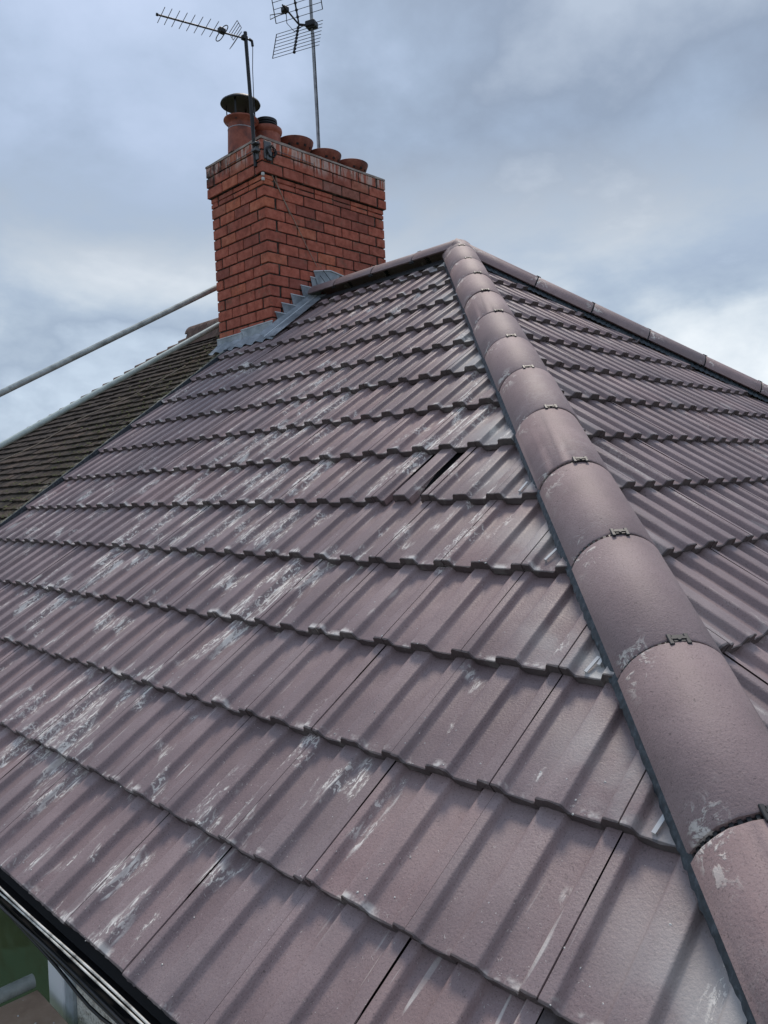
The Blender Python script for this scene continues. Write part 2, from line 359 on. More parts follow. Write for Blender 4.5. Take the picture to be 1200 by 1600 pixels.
def plain_tile_mat():
    mt = bpy.data.materials.new('old_clay_tile'); mt.use_nodes = True
    t = mt.node_tree; b = t.nodes['Principled BSDF']; geo = N(t, 'ShaderNodeNewGeometry'); P = geo.outputs['Position']
    oi = N(t, 'ShaderNodeObjectInfo')
    c = ramp(t, noise(t, P, 6, 5, .7), [(0.3, (0.040, 0.031, 0.027)), (0.5, (0.070, 0.053, 0.045)), (0.7, (0.115, 0.090, 0.074))])
    c = mix(t, 1.0, c, ramp(t, oi.outputs['Random'], [(0, (.7, .7, .7)), (.5, (1, 1, 1)), (1, (1.35, 1.25, 1.15))]), 'MULTIPLY')
    s = N(t, 'ShaderNodeSeparateXYZ'); t.links.new(P, s.inputs[0])
    # moss, thicker towards the boundary with the new roof
    edge = step(t, s.outputs['X'], -3.9, -2.3)
    ms = step(t, M(t, 'ADD', noise(t, P, 10, 6, .7), M(t, 'MULTIPLY', edge, 0.14)), 0.54, 0.64)
    c = mix(t, M(t, 'MULTIPLY', ms, .5), c, (0.058, 0.050, 0.032))
    li = M(t, 'MULTIPLY', step(t, noise(t, P, 18, 5, .75), 0.52, 0.60), step(t, M(t, 'ADD', s.outputs['X'], M(t, 'MULTIPLY', noise(t, P, 3, 2), 0.3)), -2.35, -2.12))
    c = mix(t, M(t, 'MULTIPLY', li, .8), c, (0.42, 0.39, 0.31))
    t.links.new(c, b.inputs['Base Color']); b.inputs['Roughness'].default_value = .88; b.inputs['Specular IOR Level'].default_value = .2
    bp = N(t, 'ShaderNodeBump'); bp.inputs['Strength'].default_value = .8; bp.inputs['Distance'].default_value = .008
    t.links.new(noise(t, P, 45, 5, .7), bp.inputs['Height']); t.links.new(bp.outputs[0], b.inputs['Normal']); return mt
M_PLAIN = plain_tile_mat()
M_LAWN = pmat('lawn_grass', (0.060, 0.085, 0.040), 0.85, 0.2, bump=(50, .5, .02), vary=(2.2, (0.042, 0.062, 0.028), (0.085, 0.115, 0.055)))

# ------------------------------------------------------------------ roof geometry constants
TH, PH = 0.63140, 0.62663
c_, s_ = math.cos(TH), math.sin(TH); cb, sb = math.cos(PH), math.sin(PH)
G, S0, HX = 0.342755, -0.126919, -0.0477
HH = 0.111
VERGE = -2.10
A_ = cb/sb; B_ = c_/s_
hd = Vector((A_, -B_, -1)).normalized()       # near hip, running down
fd = Vector((A_, B_, -1)).normalized()        # far hip
NP_ = Vector((B_, A_, 0)).normalized()        # near hip: <0 front slope, >0 side slope
NF_ = Vector((B_, -A_, 0)).normalized()       # far hip: >0 side slope

# ------------------------------------------------------------------ ground
g = MB(); g.add([(-600, -600, -8), (600, -600, -8), (600, 600, -8), (-600, 600, -8)], [(0, 1, 2, 3)])
tag(g.build('lawn', M_LAWN), kind='structure')

# ------------------------------------------------------------------ house
house = empty('house', (0.7, 0, -8.0))
tag(house, 'semi-detached house with new mauve interlocking concrete tiles on a hipped roof and pebble-dashed wall', 'house')

# walls (pebble dash) with a window opening in the front
wl = MB()
WX0, WX1, WZ0, WZ1 = -0.55, 1.125, -4.6, -3.10
wl.box((-2.08, -3.50, -8), (WX0, -3.25, -2.95)); wl.box((WX1, -3.50, -8), (3.45, -3.25, -2.95))
wl.box((WX0, -3.50, -8), (WX1, -3.25, WZ0)); wl.box((WX0, -3.50, WZ1), (WX1, -3.25, -2.95))
wl.box((3.20, -3.25, -8), (3.45, 3.25, -2.95)); wl.box((-2.08, 3.25, -8), (3.45, 3.50, -2.95))
wl.build('wall', M_DASH, house)
win = MB()
win.box((WX0+.003, -3.485, WZ1-.06), (0.915, -3.43, WZ1-.003)); win.box((WX0+.003, -3.485, WZ0+.003), (0.915, -3.43, WZ0+.07))
win.bbox((0.915, -3.512, WZ0+.003), (1.040, -3.42, WZ1-.003), .006)
win.box((1.040, -3.490, WZ0+.003), (1.062, -3.42, WZ1-.003))
win.box((WX0+.003, -3.485, WZ0+.07), (WX0+.06, -3.43, WZ1-.06))
fr = win.build('window', M_UPVC, house)
pn = MB(); pn.box((WX0+.06, -3.462, WZ0+.07), (0.915, -3.445, WZ1-.06)); pn.build('pane', M_GLASS, fr)
ot = MB(); ot.bbox((1.070, -3.515, WZ0+.003), (1.122, -3.42, WZ1-.003), .004); ot.build('frame', M_UPVCG, fr)
gk = MB(); gk.box((1.062, -3.488, WZ0+.003), (1.070, -3.43, WZ1-.003)); gk.build('seal', M_BLACK, fr)

# roof deck under the tiles (one sheet per slope, joined: not seen except in gaps)
dk = MB()
def deckpt(x, y, z): return (x, y, z - 0.055)
E_ = 4.66
eA = (-c_*E_, -s_*E_)
xe = E_*s_*A_
dk.add([deckpt(VERGE-.3, 0, 0), deckpt(0, 0, 0), deckpt(xe, eA[0], eA[1]), deckpt(VERGE, eA[0], eA[1])], [(0, 3, 2, 1)])
dk.add([deckpt(0, 0, 0), deckpt(xe, eA[0], eA[1]), deckpt(xe, -eA[0], eA[1])], [(0, 1, 2)])
dk.add([deckpt(VERGE-.3, 0, 0), deckpt(0, 0, 0), deckpt(xe, -eA[0], eA[1]), deckpt(VERGE, -eA[0], eA[1])], [(0, 1, 2, 3)])
dk.build('roof_underlay', M_UNDER, house)

# --- interlocking tile mesh
RIB = 0.0225
prof = [(0.0012, 1), (0.019, 1), (0.0225, .96), (0.025, .84), (0.029, .42), (0.033, .10), (0.037, .01), (0.052, 0), (0.075, 0), (0.098, 0), (0.104, .06), (0.107, .25), (0.112, .78), (0.116, .96), (0.120, 1),
        (0.145, 1), (0.169, 1), (0.1725, .96), (0.175, .84), (0.179, .42), (0.183, .10), (0.187, .01), (0.203, 0), (0.225, 0), (0.248, 0), (0.254, .06), (0.257, .25), (0.262, .78), (0.266, .96), (0.270, 1), (0.286, 1), (0.2982, 1)]
def tile_geo(rng, pr=prof, L=0.415, rough=0.0012):
    """local x across, y up the slope (0 = nose), z normal"""
    v = []; f = []; TL = 0.031/G; T = 0.025
    fine = []
    for i in range(len(pr)-1):
        (x0, h0), (x1, h1) = pr[i], pr[i+1]
        k = max(1, int((x1-x0)/0.012))
        for j in range(k): fine.append((x0+(x1-x0)*j/k, h0+(h1-h0)*j/k))
    fine.append(pr[-1])
    n = len(fine)
    chips = [(rng.uniform(.02, .28), rng.uniform(.004, .012), rng.uniform(.003, .008)) for _ in range(rng.choice((0, 0, 1, 2)))]
    def chip(x): return sum(d*max(0, 1-abs(x-c)/w_) for c, w_, d in chips)
    ys = [(0, 0), (0.006, 1), (0.20, 1), (L, 1)]
    for y, q in ys:
        for x, h in fine:
            dy = rng.uniform(-rough, rough)*1.5 + chip(x) if y == 0 else (chip(x) if y == 0.006 else 0)
            dz = rng.uniform(-rough, rough) if y == 0 else 0
            v.append((x, y+dy, h*RIB - y*TL - (0.0022 if y == 0 else 0) + dz))
    for y in (0.001, 0.05):           # nose bottom edge and a bit of underside
        for x, h in fine:
            dz = rng.uniform(-2.2*rough, rough) if y == 0.001 else 0
            v.append((x, y + rng.uniform(0, rough)*1.5, h*RIB*0.82 - T - y*TL + dz))
    for r in range(3):
        for i in range(n-1):
            a = r*n+i; f.append((a, a+1, a+1+n, a+n))
    o = 4*n
    for i in range(n-1):
        f.append((o+i, o+i+1, i+1, i)); f.append((o+n+i, o+n+i+1, o+i+1, o+i))
    # sides
    for e in (0, n-1):
        q = (o+e, e, n+e, o+n+e) ; f.append(q if e == 0 else q[::-1])
        q = (o+n+e, n+e, 2*n+e); f.append(q if e == 0 else q[::-1])
    return v, f
NV = 14
geoA = [tile_geo(random.Random(i)) for i in range(NV)]
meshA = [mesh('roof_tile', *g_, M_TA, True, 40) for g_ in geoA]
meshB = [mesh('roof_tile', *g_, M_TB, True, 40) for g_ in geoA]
def clip_geo(v, f, mw, planes):
    """cut away what lies beyond each world plane (point, normal): keeps the side the normal points from"""
    bm = bmesh.new(); vs = [bm.verts.new(p) for p in v]
    for q in f: bm.faces.new([vs[i] for i in q])
    inv = mw.inverted(); hit_ = False
    for co, no in planes:
        lc = inv @ Vector(co); ln = (inv.to_3x3() @ Vector(no)).normalized()
        side = [(x.co-lc).dot(ln) for x in bm.verts]
        if not side: break
        if max(side) > 0:
            hit_ = True
            bmesh.ops.bisect_plane(bm, geom=bm.verts[:]+bm.edges[:]+bm.faces[:], plane_co=lc, plane_no=ln, clear_outer=True, dist=1e-5)
    bm.verts.index_update()
    r = ([x.co.copy() for x in bm.verts], [tuple(x.index for x in q.verts) for q in bm.faces])
    bm.free(); return r, hit_
def in_view(p, mg=0.06):
    d = Vector(p)-CAM; z = d.dot(fw)
    if z < .3: return 0
    x = d.dot(r2)/z*1231.27/600; y = d.dot(u2)/z*1231.27/800
    if abs(x) > 1+mg*4 or abs(y) > 1+mg*4: return 0
    return 1/z**2
items = []   # (score, geo or index, matrix, slope, shared)
rt_ = random.Random(3)
def jitter(mw):
    if rt_.random() < .10:      # the odd tile sits a little crooked or proud
        mw = mw @ Matrix.Translation((0, rt_.uniform(-.007, .005), rt_.uniform(0, .003))) @ Matrix.Rotation(rt_.uniform(-.004, .004), 4, 'Z')
    return mw @ Matrix.Translation((rt_.uniform(-.0003, .0003), rt_.uniform(-.004, .004), rt_.uniform(-.001, .0015))) @ Matrix.Rotation(rt_.uniform(-.0012, .0012), 4, 'Z') @ Matrix.Rotation(rt_.uniform(-.002, .002), 4, 'X') @ Matrix.Rotation(rt_.uniform(-.003, .003), 4, 'Y')
for k in range(1, 15):
    # front slope
    S = S0 + k*G
    z0 = -s_*S; y0 = -c_*S
    xr = -z0*A_ + 0.35
    j = math.floor((VERGE-0.278)/0.3)
    while True:
        x0 = 0.278 + 0.3*j; j += 1
        if x0 > xr: break
        mw = jitter(Matrix(((1, 0, 0, x0), (0, c_, -s_, y0), (0, s_, c_, z0), (0, 0, 0, 1))))
        vi = rt_.randrange(NV)
        pl = [((0, 0, 0), tuple(NP_)), ((VERGE, 0, 0), (-1, 0, 0)), ((0, -0.02, 0), (0, 1, 0))]
        cen = mw @ Vector((.15, .17, 0))
        special = (k == 9 and abs(x0-1.478) < .01)
        items.append((in_view(cen), vi, mw, 'A', pl, special))
    # side slope
    S = (S0 + k*G)*s_/sb + HX
    z0 = -sb*S; x0 = cb*S
    yr = -z0*B_ + 0.35
    j = math.floor((-yr-0.08)/0.3)
    while True:
        yy = 0.085 + 0.3*j; j += 1
        if yy > yr: break
        mw = jitter(Matrix(((0, -cb, sb, x0), (1, 0, 0, yy), (0, sb, cb, z0), (0, 0, 0, 1))))
        vi = rt_.randrange(NV)
        pl = [((0, 0, 0), tuple(-NP_)), ((0, 0, 0), tuple(-NF_))]
        cen = mw @ Vector((.15, .17, 0))
        items.append((in_view(cen), vi, mw, 'B', pl, False))
items.sort(key=lambda q: -q[0])
cnt = 0; stuff = {'A': MB(), 'B': MB()}
for sc, vi, mw, sl, pl, special in items:
    v, f = geoA[vi]
    if special:
        # a tile that has split along its pans: three strips with dark gaps between them
        for a, b_, dx, dz in ((0.0012, 0.052, 0, 0), (0.106, 0.187, 0.002, 0.004), (0.238, 0.2982, 0.0, 0.002)):
            pr = [(x, h) for x, h in prof if a <= x <= b_]
            gv, gf = tile_geo(rt_, pr)
            link('split_tile', mesh('split_tile', gv, gf, M_TA, True, 40), house, mw @ Matrix.Translation((dx, 0, dz)))
        cnt += 1
        continue
    (cv, cf), hit_ = clip_geo(v, f, mw, pl)
    if not cf: continue
    if sc > 0 and cnt < 297:
        cnt += 1
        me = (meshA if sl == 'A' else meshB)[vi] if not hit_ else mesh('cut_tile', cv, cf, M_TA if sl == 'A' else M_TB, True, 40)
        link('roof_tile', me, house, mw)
    else:
        stuff[sl].add(cv, cf, mw)
for sl in 'AB':
    if stuff[sl].f:
        o = stuff[sl].build('roof_tile', M_TA if sl == 'A' else M_TB, house, True, 40); o['kind'] = 'stuff'

# --- hip and ridge tiles
def axis_frame(d):
    d = d.normalized(); L = Vector((-d.y, d.x, 0)).normalized(); U = L.cross(-d)
    if U.z < 0: U = -U
    Y = -d; X = Y.cross(U)
    return X, Y, U
def half_round(rng, L=0.438, r=0.125, th=0.014, amax=80, n=18, inner=True):
    v = []; f = []
    ys = [0, .004, L-.004, L]
    for yi, y in enumerate(ys):
        rr = r - (.003 if yi in (0, 3) else 0)
        for i in range(n+1):
            a = math.radians(-amax + 2*amax*i/n)
            jr = 0
            v.append(((rr+jr)*math.sin(a), y + (rng.uniform(-.001, .001) if yi in (0, 3) else 0), (rr+jr)*math.cos(a)))
    for y in (0, L):
        for i in range(n+1):
            a = math.radians(-amax + 2*amax*i/n); v.append(((r-th)*math.sin(a), y, (r-th)*math.cos(a)))
    m_ = n+1
    for k in range(3):
        for i in range(n): a = k*m_+i; f.append((a, a+1, a+1+m_, a+m_))
    o = 4*m_
    for i in range(n):
        f.append((o+i, o+i+1, i+1, i)); f.append((3*m_+i, 3*m_+i+1, o+m_+i+1, o+m_+i))
        f.append((o+m_+i, o+m_+i+1, o+i+1, o+i))
    for e in (0, n):
        q = (o+e, e, 3*m_+e, o+m_+e); f.append(q if e == 0 else q[::-1])
    return v, f
rr_ = random.Random(11)
hr_mesh = [mesh('hip_tile', *half_round(random.Random(50+i)), M_TH, True, 40) for i in range(4)]
rr_mesh = [mesh('ridge_tile', *half_round(random.Random(60+i), amax=72), M_TH, True, 40) for i in range(3)]
def fr_mat(X, Y, U, p): return Matrix(((X.x, Y.x, U.x, p.x), (X.y, Y.y, U.y, p.y), (X.z, Y.z, U.z, p.z), (0, 0, 0, 1)))
def make_clip():
    b = MB()
    b.box((-.012, -.010, .1235), (.012, .012, .1275))
    for sx in (-1, 1):
        b.bbox((sx*.018-.005, -.018, .1225), (sx*.018+.005, .016, .1285), .0015)
    b.box((-.016, -.003, .1255), (.016, .004, .1295))
    b.lathe([(.0, .1305), (.0035, .1305), (.0045, .129), (.0045, .1275)], (0, -.004, 0), 8)
    return mesh('clip', b.v, b.f, M_CLIP)
CLIP = make_clip()
def seal_mesh(r=0.1235):
    """dark union strip under each joint, with small ribs"""
    b = MB(); n = 22
    for i in range(n):
        a0 = math.radians(-80+160*i/n); a1 = math.radians(-80+160*(i+.5)/n); a2 = math.radians(-80+160*(i+1)/n)
        for (p, q_, rr) in ((a0, a1, r-.004), (a1, a2, r-.010)):
            vv = [(rr*math.sin(p), -.022, rr*math.cos(p)), (rr*math.sin(q_), -.022, rr*math.cos(q_)), (rr*math.sin(q_), .022, rr*math.cos(q_)), (rr*math.sin(p), .022, rr*math.cos(p))]
            vv += [(x*.95, y, z*.95) for x, y, z in vv]
            b.add(vv, [(0, 1, 2, 3), (4, 7, 6, 5), (0, 4, 5, 1), (1, 5, 6, 2), (2, 6, 7, 3), (3, 7, 4, 0)])
    return mesh('union_strip', b.v, b.f, M_CLIP)
SEAL = seal_mesh()
def hip_run(d, ts, tname, start_clip=None, tilt=None):
    X, Y, U = axis_frame(d)
    for i, t in enumerate(ts):
        # joint at distance t from the apex; the tile below it occupies t .. t+0.449
        p = d*(t+0.4435) + Vector((0, 0, HH)) - U*0.125
        mw = fr_mat(X, Y, U, p) @ Matrix.Translation((rr_.uniform(-.003, .003), rr_.uniform(-.001, .001), rr_.uniform(-.0015, .002))) @ Matrix.Rotation(rr_.uniform(-.006, .006), 4, 'X') @ Matrix.Rotation(rr_.uniform(-.006, .006), 4, 'Z')
        o = link(tname, (rr_mesh if tname == 'ridge_tile' else hr_mesh)[i % (3 if tname == 'ridge_tile' else 4)], house, mw)
        pj = d*t + Vector((0, 0, HH)) - U*0.125
        mj = fr_mat(X, Y, U, pj)
        link('clip', CLIP, o, mj @ Matrix.Rotation(rr_.uniform(-.05, .05), 4, 'Y') @ Matrix.Translation((0, 0, .0015)))
        link('union_strip', SEAL, o, mj)
def short_tile(d, t0, t1, name):
    X, Y, U = axis_frame(d)
    p = d*t1 + Vector((0, 0, HH)) - U*0.125
    return link(name, mesh(name, *half_round(random.Random(5), t1-t0, amax=72 if name == 'ridge_tile' else 80), M_TH, True, 40), house, fr_mat(X, Y, U, p))
short_tile(hd, -0.045, 0.208, 'hip_tile')
hip_run(hd, [0.2112+0.44896*i for i in range(12)], 'hip_tile')
short_tile(fd, -0.02, 0.64, 'hip_tile')
hip_run(fd, [0.645+0.44896*i for i in range(11)], 'hip_tile')
ridge_d = Vector((-1, 0, 0))
short_tile(ridge_d, -0.02, 0.37, 'ridge_tile')
hip_run(ridge_d, [0.375, 0.824, 1.273], 'ridge_tile')
# tail of the ridge against the chimney is a cut tile (hidden inside the stack)

# hip roll: pleated strip draped over the tiles under the hip tile
def roll(d, sgn, nrm, name):
    X, Y, U = axis_frame(d)
    b = MB(); pts = []
    t = 0.12; rws = []
    side = (NP_ if d is hd else NF_)*sgn
    while t < 5.75:
        row = []
        for w_ in (0.095, 0.1175, 0.1215+rr_.uniform(-.0015, .002)):
            base = d*t + side*w_
            # drop onto the slope plane
            n_ = nrm; zz_ = -(n_.x*base.x + n_.y*base.y)/n_.z
            lift = {0.095: .040, 0.1175: .026}.get(w_, .012) + (0.004*math.sin(t*160))
            row.append(Vector((base.x, base.y, zz_+lift)))
        rws.append(row); t += 0.012
    for row in rws: b.v += row
    for i in range(len(rws)-1):
        for k in range(2):
            a = i*3+k; b.f.append((a, a+1, a+4, a+3))
    return b.build(name, M_ROLL, house, True, 60)
nA = Vector((0, -s_, c_)); nB = Vector((sb, 0, cb)); nC = Vector((0, s_, c_))
roll(hd, -1, nA, 'hip_roll'); roll(hd, 1, nB, 'hip_roll'); roll(fd, 1, nB, 'hip_roll')
# ridge: dark dry-ridge strip on the front side
b = MB()
for i in range(60):
    x = -0.05 - i*0.0265
    b.v += [Vector((x, -0.085, -0.085*0.73+.035)), Vector((x, -0.127+.002*math.sin(i*2.1), -0.127*0.73+.022))]
for i in range(59): b.f.append((2*i, 2*i+1, 2*i+3, 2*i+2))
b.build('ridge_strip', M_CLIP, house, True, 60)
# verge strip along the boundary with the neighbour's roof
b = MB()
mw = Matrix(((1, 0, 0, VERGE), (0, c_, -s_, 0), (0, s_, c_, 0), (0, 0, 0, 1)))
b.box((-.040, -4.66, -.05), (-.002, -0.62, .012), mw); b.box((-.012, -4.66, .0121), (-.002, -0.62, .026), mw)
b.build('verge_strip', M_ROLL, house)
# hip tile clips catching the light at the cut corners
for px, py in ((3.043, -3.201), (2.746, -2.925), (2.762, -2.903), (2.44, -2.62), (2.16, -2.35)):
    z_ = py*s_/c_
    mw = Matrix(((1, 0, 0, px), (0, c_, -s_, py), (0, s_, c_, z_), (0, 0, 0, 1))) @ Matrix.Translation((0, .018, .004)) @ Matrix.Rotation(R.uniform(-.3, .1), 4, 'Z')
    b = MB(); b.box((-.0045, -.028, 0), (.0045, .022, .0022)); b.box((-.0045, -.030, -.02), (.0045, -.028, .0022))
    link('tile_clip', mesh('tile_clip', b.v, b.f, pmat('galvanised_clip', (.62, .62, .62), .35, metal=.3)), house, mw)

# gutter, fascia, soffit
def ribbon_profile(name, pr, x0, x1, mat, parent, smooth=True):
    b = MB(); n = len(pr)
    for x in (x0, x1):
        for y, z in pr: b.v.append(Vector((x, y, z)))
    for i in range(n-1): b.f.append((i, i+1, n+i+1, n+i))
    return b.build(name, mat, parent, smooth, 50)
pr = []
cy, cz, rg_, GD = -3.762, -2.788, 0.056, 0.60
for i in range(13):
    a = math.pi*i/12; pr.append((cy+rg_*math.cos(a), cz - GD*rg_*math.sin(a)))
pr += [(cy-rg_-.004, cz+.004), (cy-rg_-.004, cz-.004)]
for i in range(12, -1, -1):
    a = math.pi*i/12; pr.append((cy+(rg_+.004)*math.cos(a), cz-.002 - GD*(rg_+.004)*math.sin(a)))
ribbon_profile('gutter', pr, VERGE, 3.75, M_BLACK, house)
for x in (-1.6, -.7, .2, 1.12, 1.96, 2.9):
    b = MB(); pb = []
    for i in range(11):
        a = math.pi*i/10; pb.append((cy+(rg_+.009)*math.cos(a), cz - GD*(rg_+.011)*math.sin(a)))
    for xx in (x-.015, x+.015):
        for y, z in pb: b.v.append(Vector((xx, y, z)))
    for i in range(10): b.f.append((i, i+1, 12+i, 11+i))
    b.box((x-.02, -3.78, cz-.075), (x+.02, -3.70, cz-.04))
    b.build('gutter_bracket', M_BLACK, house)
b = MB(); b.box((VERGE, -3.695, -2.955), (3.5, -3.675, -2.78)); b.build('fascia', M_BLACK, house)
b = MB(); b.box((VERGE, -3.675, -2.955), (3.5, -3.50, -2.945)); b.build('soffit', M_BLACK, house)
# torn underlay tongue hanging out of the gutter
b = MB()
for i in range(26):
    x = -2.0+i*0.21
    b.add([(x, -3.70, -2.79), (x+.19, -3.70, -2.79), (x+.19, -3.745+R.uniform(-.006, .006), -2.806), (x, -3.745+R.uniform(-.006, .006), -2.806)], [(0, 1, 2, 3)])
b.build('eaves_felt', M_UNDER, house)

# ------------------------------------------------------------------ cables along the gutter
def cable(name, y, z, r, mat, label, cat='cable', amp=.004, seed=1, dx=0, grp=None, sag=None):
    rg = random.Random(seed); pts = []; ph1, ph2 = rg.uniform(0, 6), rg.uniform(0, 6)
    x = -2.1
    while x < 3.4:
        yy = y + amp*math.sin(x*3.1+ph1)+amp*.5*math.sin(x*7.3+ph2); z2 = z + amp*math.sin(x*2.3+ph2)+amp*.5*math.cos(x*6.1+ph1)
        if sag: z2 -= sag*math.exp(-((x-2.0)/.16)**2)
        pts.append((x, yy, z2)); x += .06
    b = MB(); b.tube(pts, r, 8); return tag(b.build(name, mat, None, True, 60), label, cat, grp)
cable('cable', -3.812, -2.764, .0028, M_CABLE, 'upper of the two white cables running along the black gutter', seed=1, amp=.003)
cable('cable', -3.819, -2.773, .0026, M_CABLE, 'lower of the two white cables running along the black gutter', seed=3, amp=.004)
cable('cable', -3.828, -2.790, .0040, M_BLACK, 'black cable just under the two white ones along the gutter', seed=4, amp=.003)
cable('cable', -3.824, -2.803, .003, M_CLIP, 'dark grey cable below the black one on the gutter face', seed=5, amp=.002)
cable('cable', -3.816, -2.817, .004, M_BLACK, 'lowest black cable slung under the gutter, sagging near the wall', seed=6, amp=.003, sag=.025)

# ------------------------------------------------------------------ chimney
CX, CY = -1.625, -0.507; U_, V_ = 0.793, 1.403; TY = -0.026
ZC, ZT = 0.968, 1.243
chim = empty('brick_chimney', (CX-U_/2, CY+V_/2, -0.6))
tag(chim, 'red brick chimney stack with corbelled cap and five pots, lead flashing at its foot', 'chimney')
def CP(u, v, z): return Vector((CX-u, CY+v+TY*z, z))
CHH = 0.0915
def brick_mesh(seed, groove=False):
    rg = random.Random(seed); b = MB()
    if groove:
        for z0, z1 in ((-.5, -.08), (.08, .5)): b.bbox((-.5, -.5, z0), (.5, .5, z1), .02)
        b.box((-.47, -.40, -.09), (.47, .40, .09))
    else:
        b.bbox((-.5, -.5, -.5), (.5, .5, .5), .035)
    v = [x + Vector((rg.uniform(-.006, .006), rg.uniform(-.012, .012), rg.uniform(-.02, .02))) for x in b.v]
    return mesh('brick', v, b.f, M_BRICK)
BM = [brick_mesh(i) for i in range(6)]; BG = [brick_mesh(20+i, True) for i in range(2)]
brk = random.Random(4); backs = MB(); nb = 0
def put_brick(u0, u1, v0, v1, z0, z1, me, stuff_):
    cu, cv, cz_ = (u0+u1)/2, (v0+v1)/2, (z0+z1)/2
    long_u = (u1-u0) > (v1-v0)
    p = CP(cu, cv, cz_)
    sx, sy, sz = (u1-u0), (v1-v0), (z1-z0)
    j = [brk.uniform(-.0016, .0016) for _ in range(3)]
    if long_u: mw = Matrix.Translation(p+Vector(j)) @ Matrix.Rotation(brk.uniform(-.004, .004), 4, 'Z') @ Matrix.Diagonal((sx, sy, sz, 1))
    else: mw = Matrix.Translation(p+Vector(j)) @ Matrix.Rotation(math.pi/2+brk.uniform(-.004, .004), 4, 'Z') @ Matrix.Diagonal((sy, sx, sz, 1))
    if stuff_: backs.add([x.co.copy() for x in me.vertices], [tuple(q.vertices) for q in me.polygons], mw)
    else: link('brick', me, chim, mw)
def ring(z0, row, o=0.0, groove=False):
    global nb
    UU, VV = U_+2*o, V_+2*o; D = .1025; J = .0110; z1 = z0+CHH-J
    nu = 3; nv = 6
    lu = (UU-D-J)/nu; lv = (VV-D-J)/nv
    def f(u0, u1, v0, v1, back=False):
        # skip bricks buried in the roof
        vm = (v0+v1)/2-o + CY
        if z1 < -abs(vm)*.735 - .06: return
        me = brk.choice(BG if groove else BM)
        put_brick(u0-o, u1-o, v0-o, v1-o, z0, z1, me, back)
    if row % 2 == 0:
        for i in range(nu): f(i*lu, (i+1)*lu-J, 0, D)
        for i in range(nv): f(UU-D, UU, i*lv, (i+1)*lv-J)
        for i in range(nu): f(UU-(i+1)*lu+J, UU-i*lu, VV-D, VV, True)
        for i in range(nv): f(0, D, VV-(i+1)*lv+J, VV-i*lv)
    else:
        for i in range(nv): f(0, D, i*lv, (i+1)*lv-J)
        for i in range(nu): f(i*lu, (i+1)*lu-J, VV-D, VV, True)
        for i in range(nv): f(UU-D, UU, VV-(i+1)*lv+J, VV-i*lv)
        for i in range(nu): f(UU-(i+1)*lu+J, UU-i*lu, 0, D)
rw = 0
for i in range(17):
    ring(ZC - (i+1)*CHH, i, 0.0, groove=(i == 0))
for i in range(3): ring(ZC + i*CHH, i+1, 0.022)
bk = link('brick', mesh('brick', backs.v, backs.f, M_BRICK), chim); bk['kind'] = 'stuff'
# mortar core (recessed joints)
b = MB()
def core(z0, z1, ins):
    vv = [CP(u, v, z) for z in (z0, z1) for u, v in ((ins, ins), (U_-ins, ins), (U_-ins, V_-ins), (ins, V_-ins))]
    b.add(vv, [(0, 1, 2, 3), (7, 6, 5, 4), (0, 4, 5, 1), (1, 5, 6, 2), (2, 6, 7, 3), (3, 7, 4, 0)])
core(-.75, ZC-.003, .011); core(ZC-.004, ZT-.009, -.011)
b.build('mortar', M_MORTAR, chim)
# flaunching on top
b = MB(); rings = []
for z, ins in ((ZT-.0085, -.024), (ZT+.012, -.022), (ZT+.03, .06), (ZT+.055, .2)):
    n = 10; row = []
    for (ua, va), (ub, vb) in (((0, 0), (1, 0)), ((1, 0), (1, 1)), ((1, 1), (0, 1)), ((0, 1), (0, 0))):
        for i in range(n):
            uu = ins + (U_-2*ins)*(ua+(ub-ua)*i/n); vv_ = ins + (V_-2*ins)*(va+(vb-va)*i/n)
            row.append(CP(uu, vv_, z+R.uniform(-.003, .003)))
    rings.append(row)
for row in rings: b.v += row
m_ = 40
for k in range(3):
    for i in range(m_): b.f.append((k*m_+i, k*m_+(i+1) % m_, (k+1)*m_+(i+1) % m_, (k+1)*m_+i))
b.f.append(tuple(3*m_+i for i in range(m_))); b.f.append(tuple(reversed(range(m_))))
bm = bmesh.new(); me = mesh('flaunching', b.v, b.f, M_FLAUNCH); bm.from_mesh(me); bmesh.ops.recalc_face_normals(bm, faces=bm.faces[:]); bm.to_mesh(me); bm.free()
link('flaunching', me, chim)

# pots
def pot(y, prof_, mat, label=None):
    b = MB(); b.lathe(prof_, (-2.025, y, 0), 30); o = b.build('chimney_pot', mat, chim, True, 40)
    if label: o['label'] = label
    return o
Z0 = ZT+.01
p1 = pot(-0.448, [(.125, Z0), (.118, 1.45), (.113, 1.505), (.118, 1.518), (.146, 1.536), (.152, 1.546), (.150, 1.556), (.125, 1.556), (.10, 1.54), (.098, 1.45), (.0, 1.44)], M_POT, 'tall terracotta pot with a black rain cowl')
b = MB(); b.lathe([(.000, 1.762), (.06, 1.755), (.12, 1.734), (.168, 1.704), (.174, 1.690), (.170, 1.684), (.150, 1.690), (.10, 1.697), (0, 1.700)], (-2.025, -.448, 0), 30)
b.build('cowl', M_ALUD, p1, True, 50)
b = MB()
for i in range(4):
    a = math.radians(35+90*i); b.box((-.008, -.002, 1.52), (.008, .002, 1.71), Matrix.Translation((-2.025+.128*math.cos(a), -.448+.128*math.sin(a), 0)) @ Matrix.Rotation(a+math.pi/2, 4, 'Z'))
b.build('cowl_legs', M_ALUD, p1)
b = MB(); b.lathe([(.116, 1.462), (.1195, 1.462), (.1195, 1.468), (.116, 1.468)], (-2.025, -.448, 0), 30); b.build('strap', M_MASTL, p1)
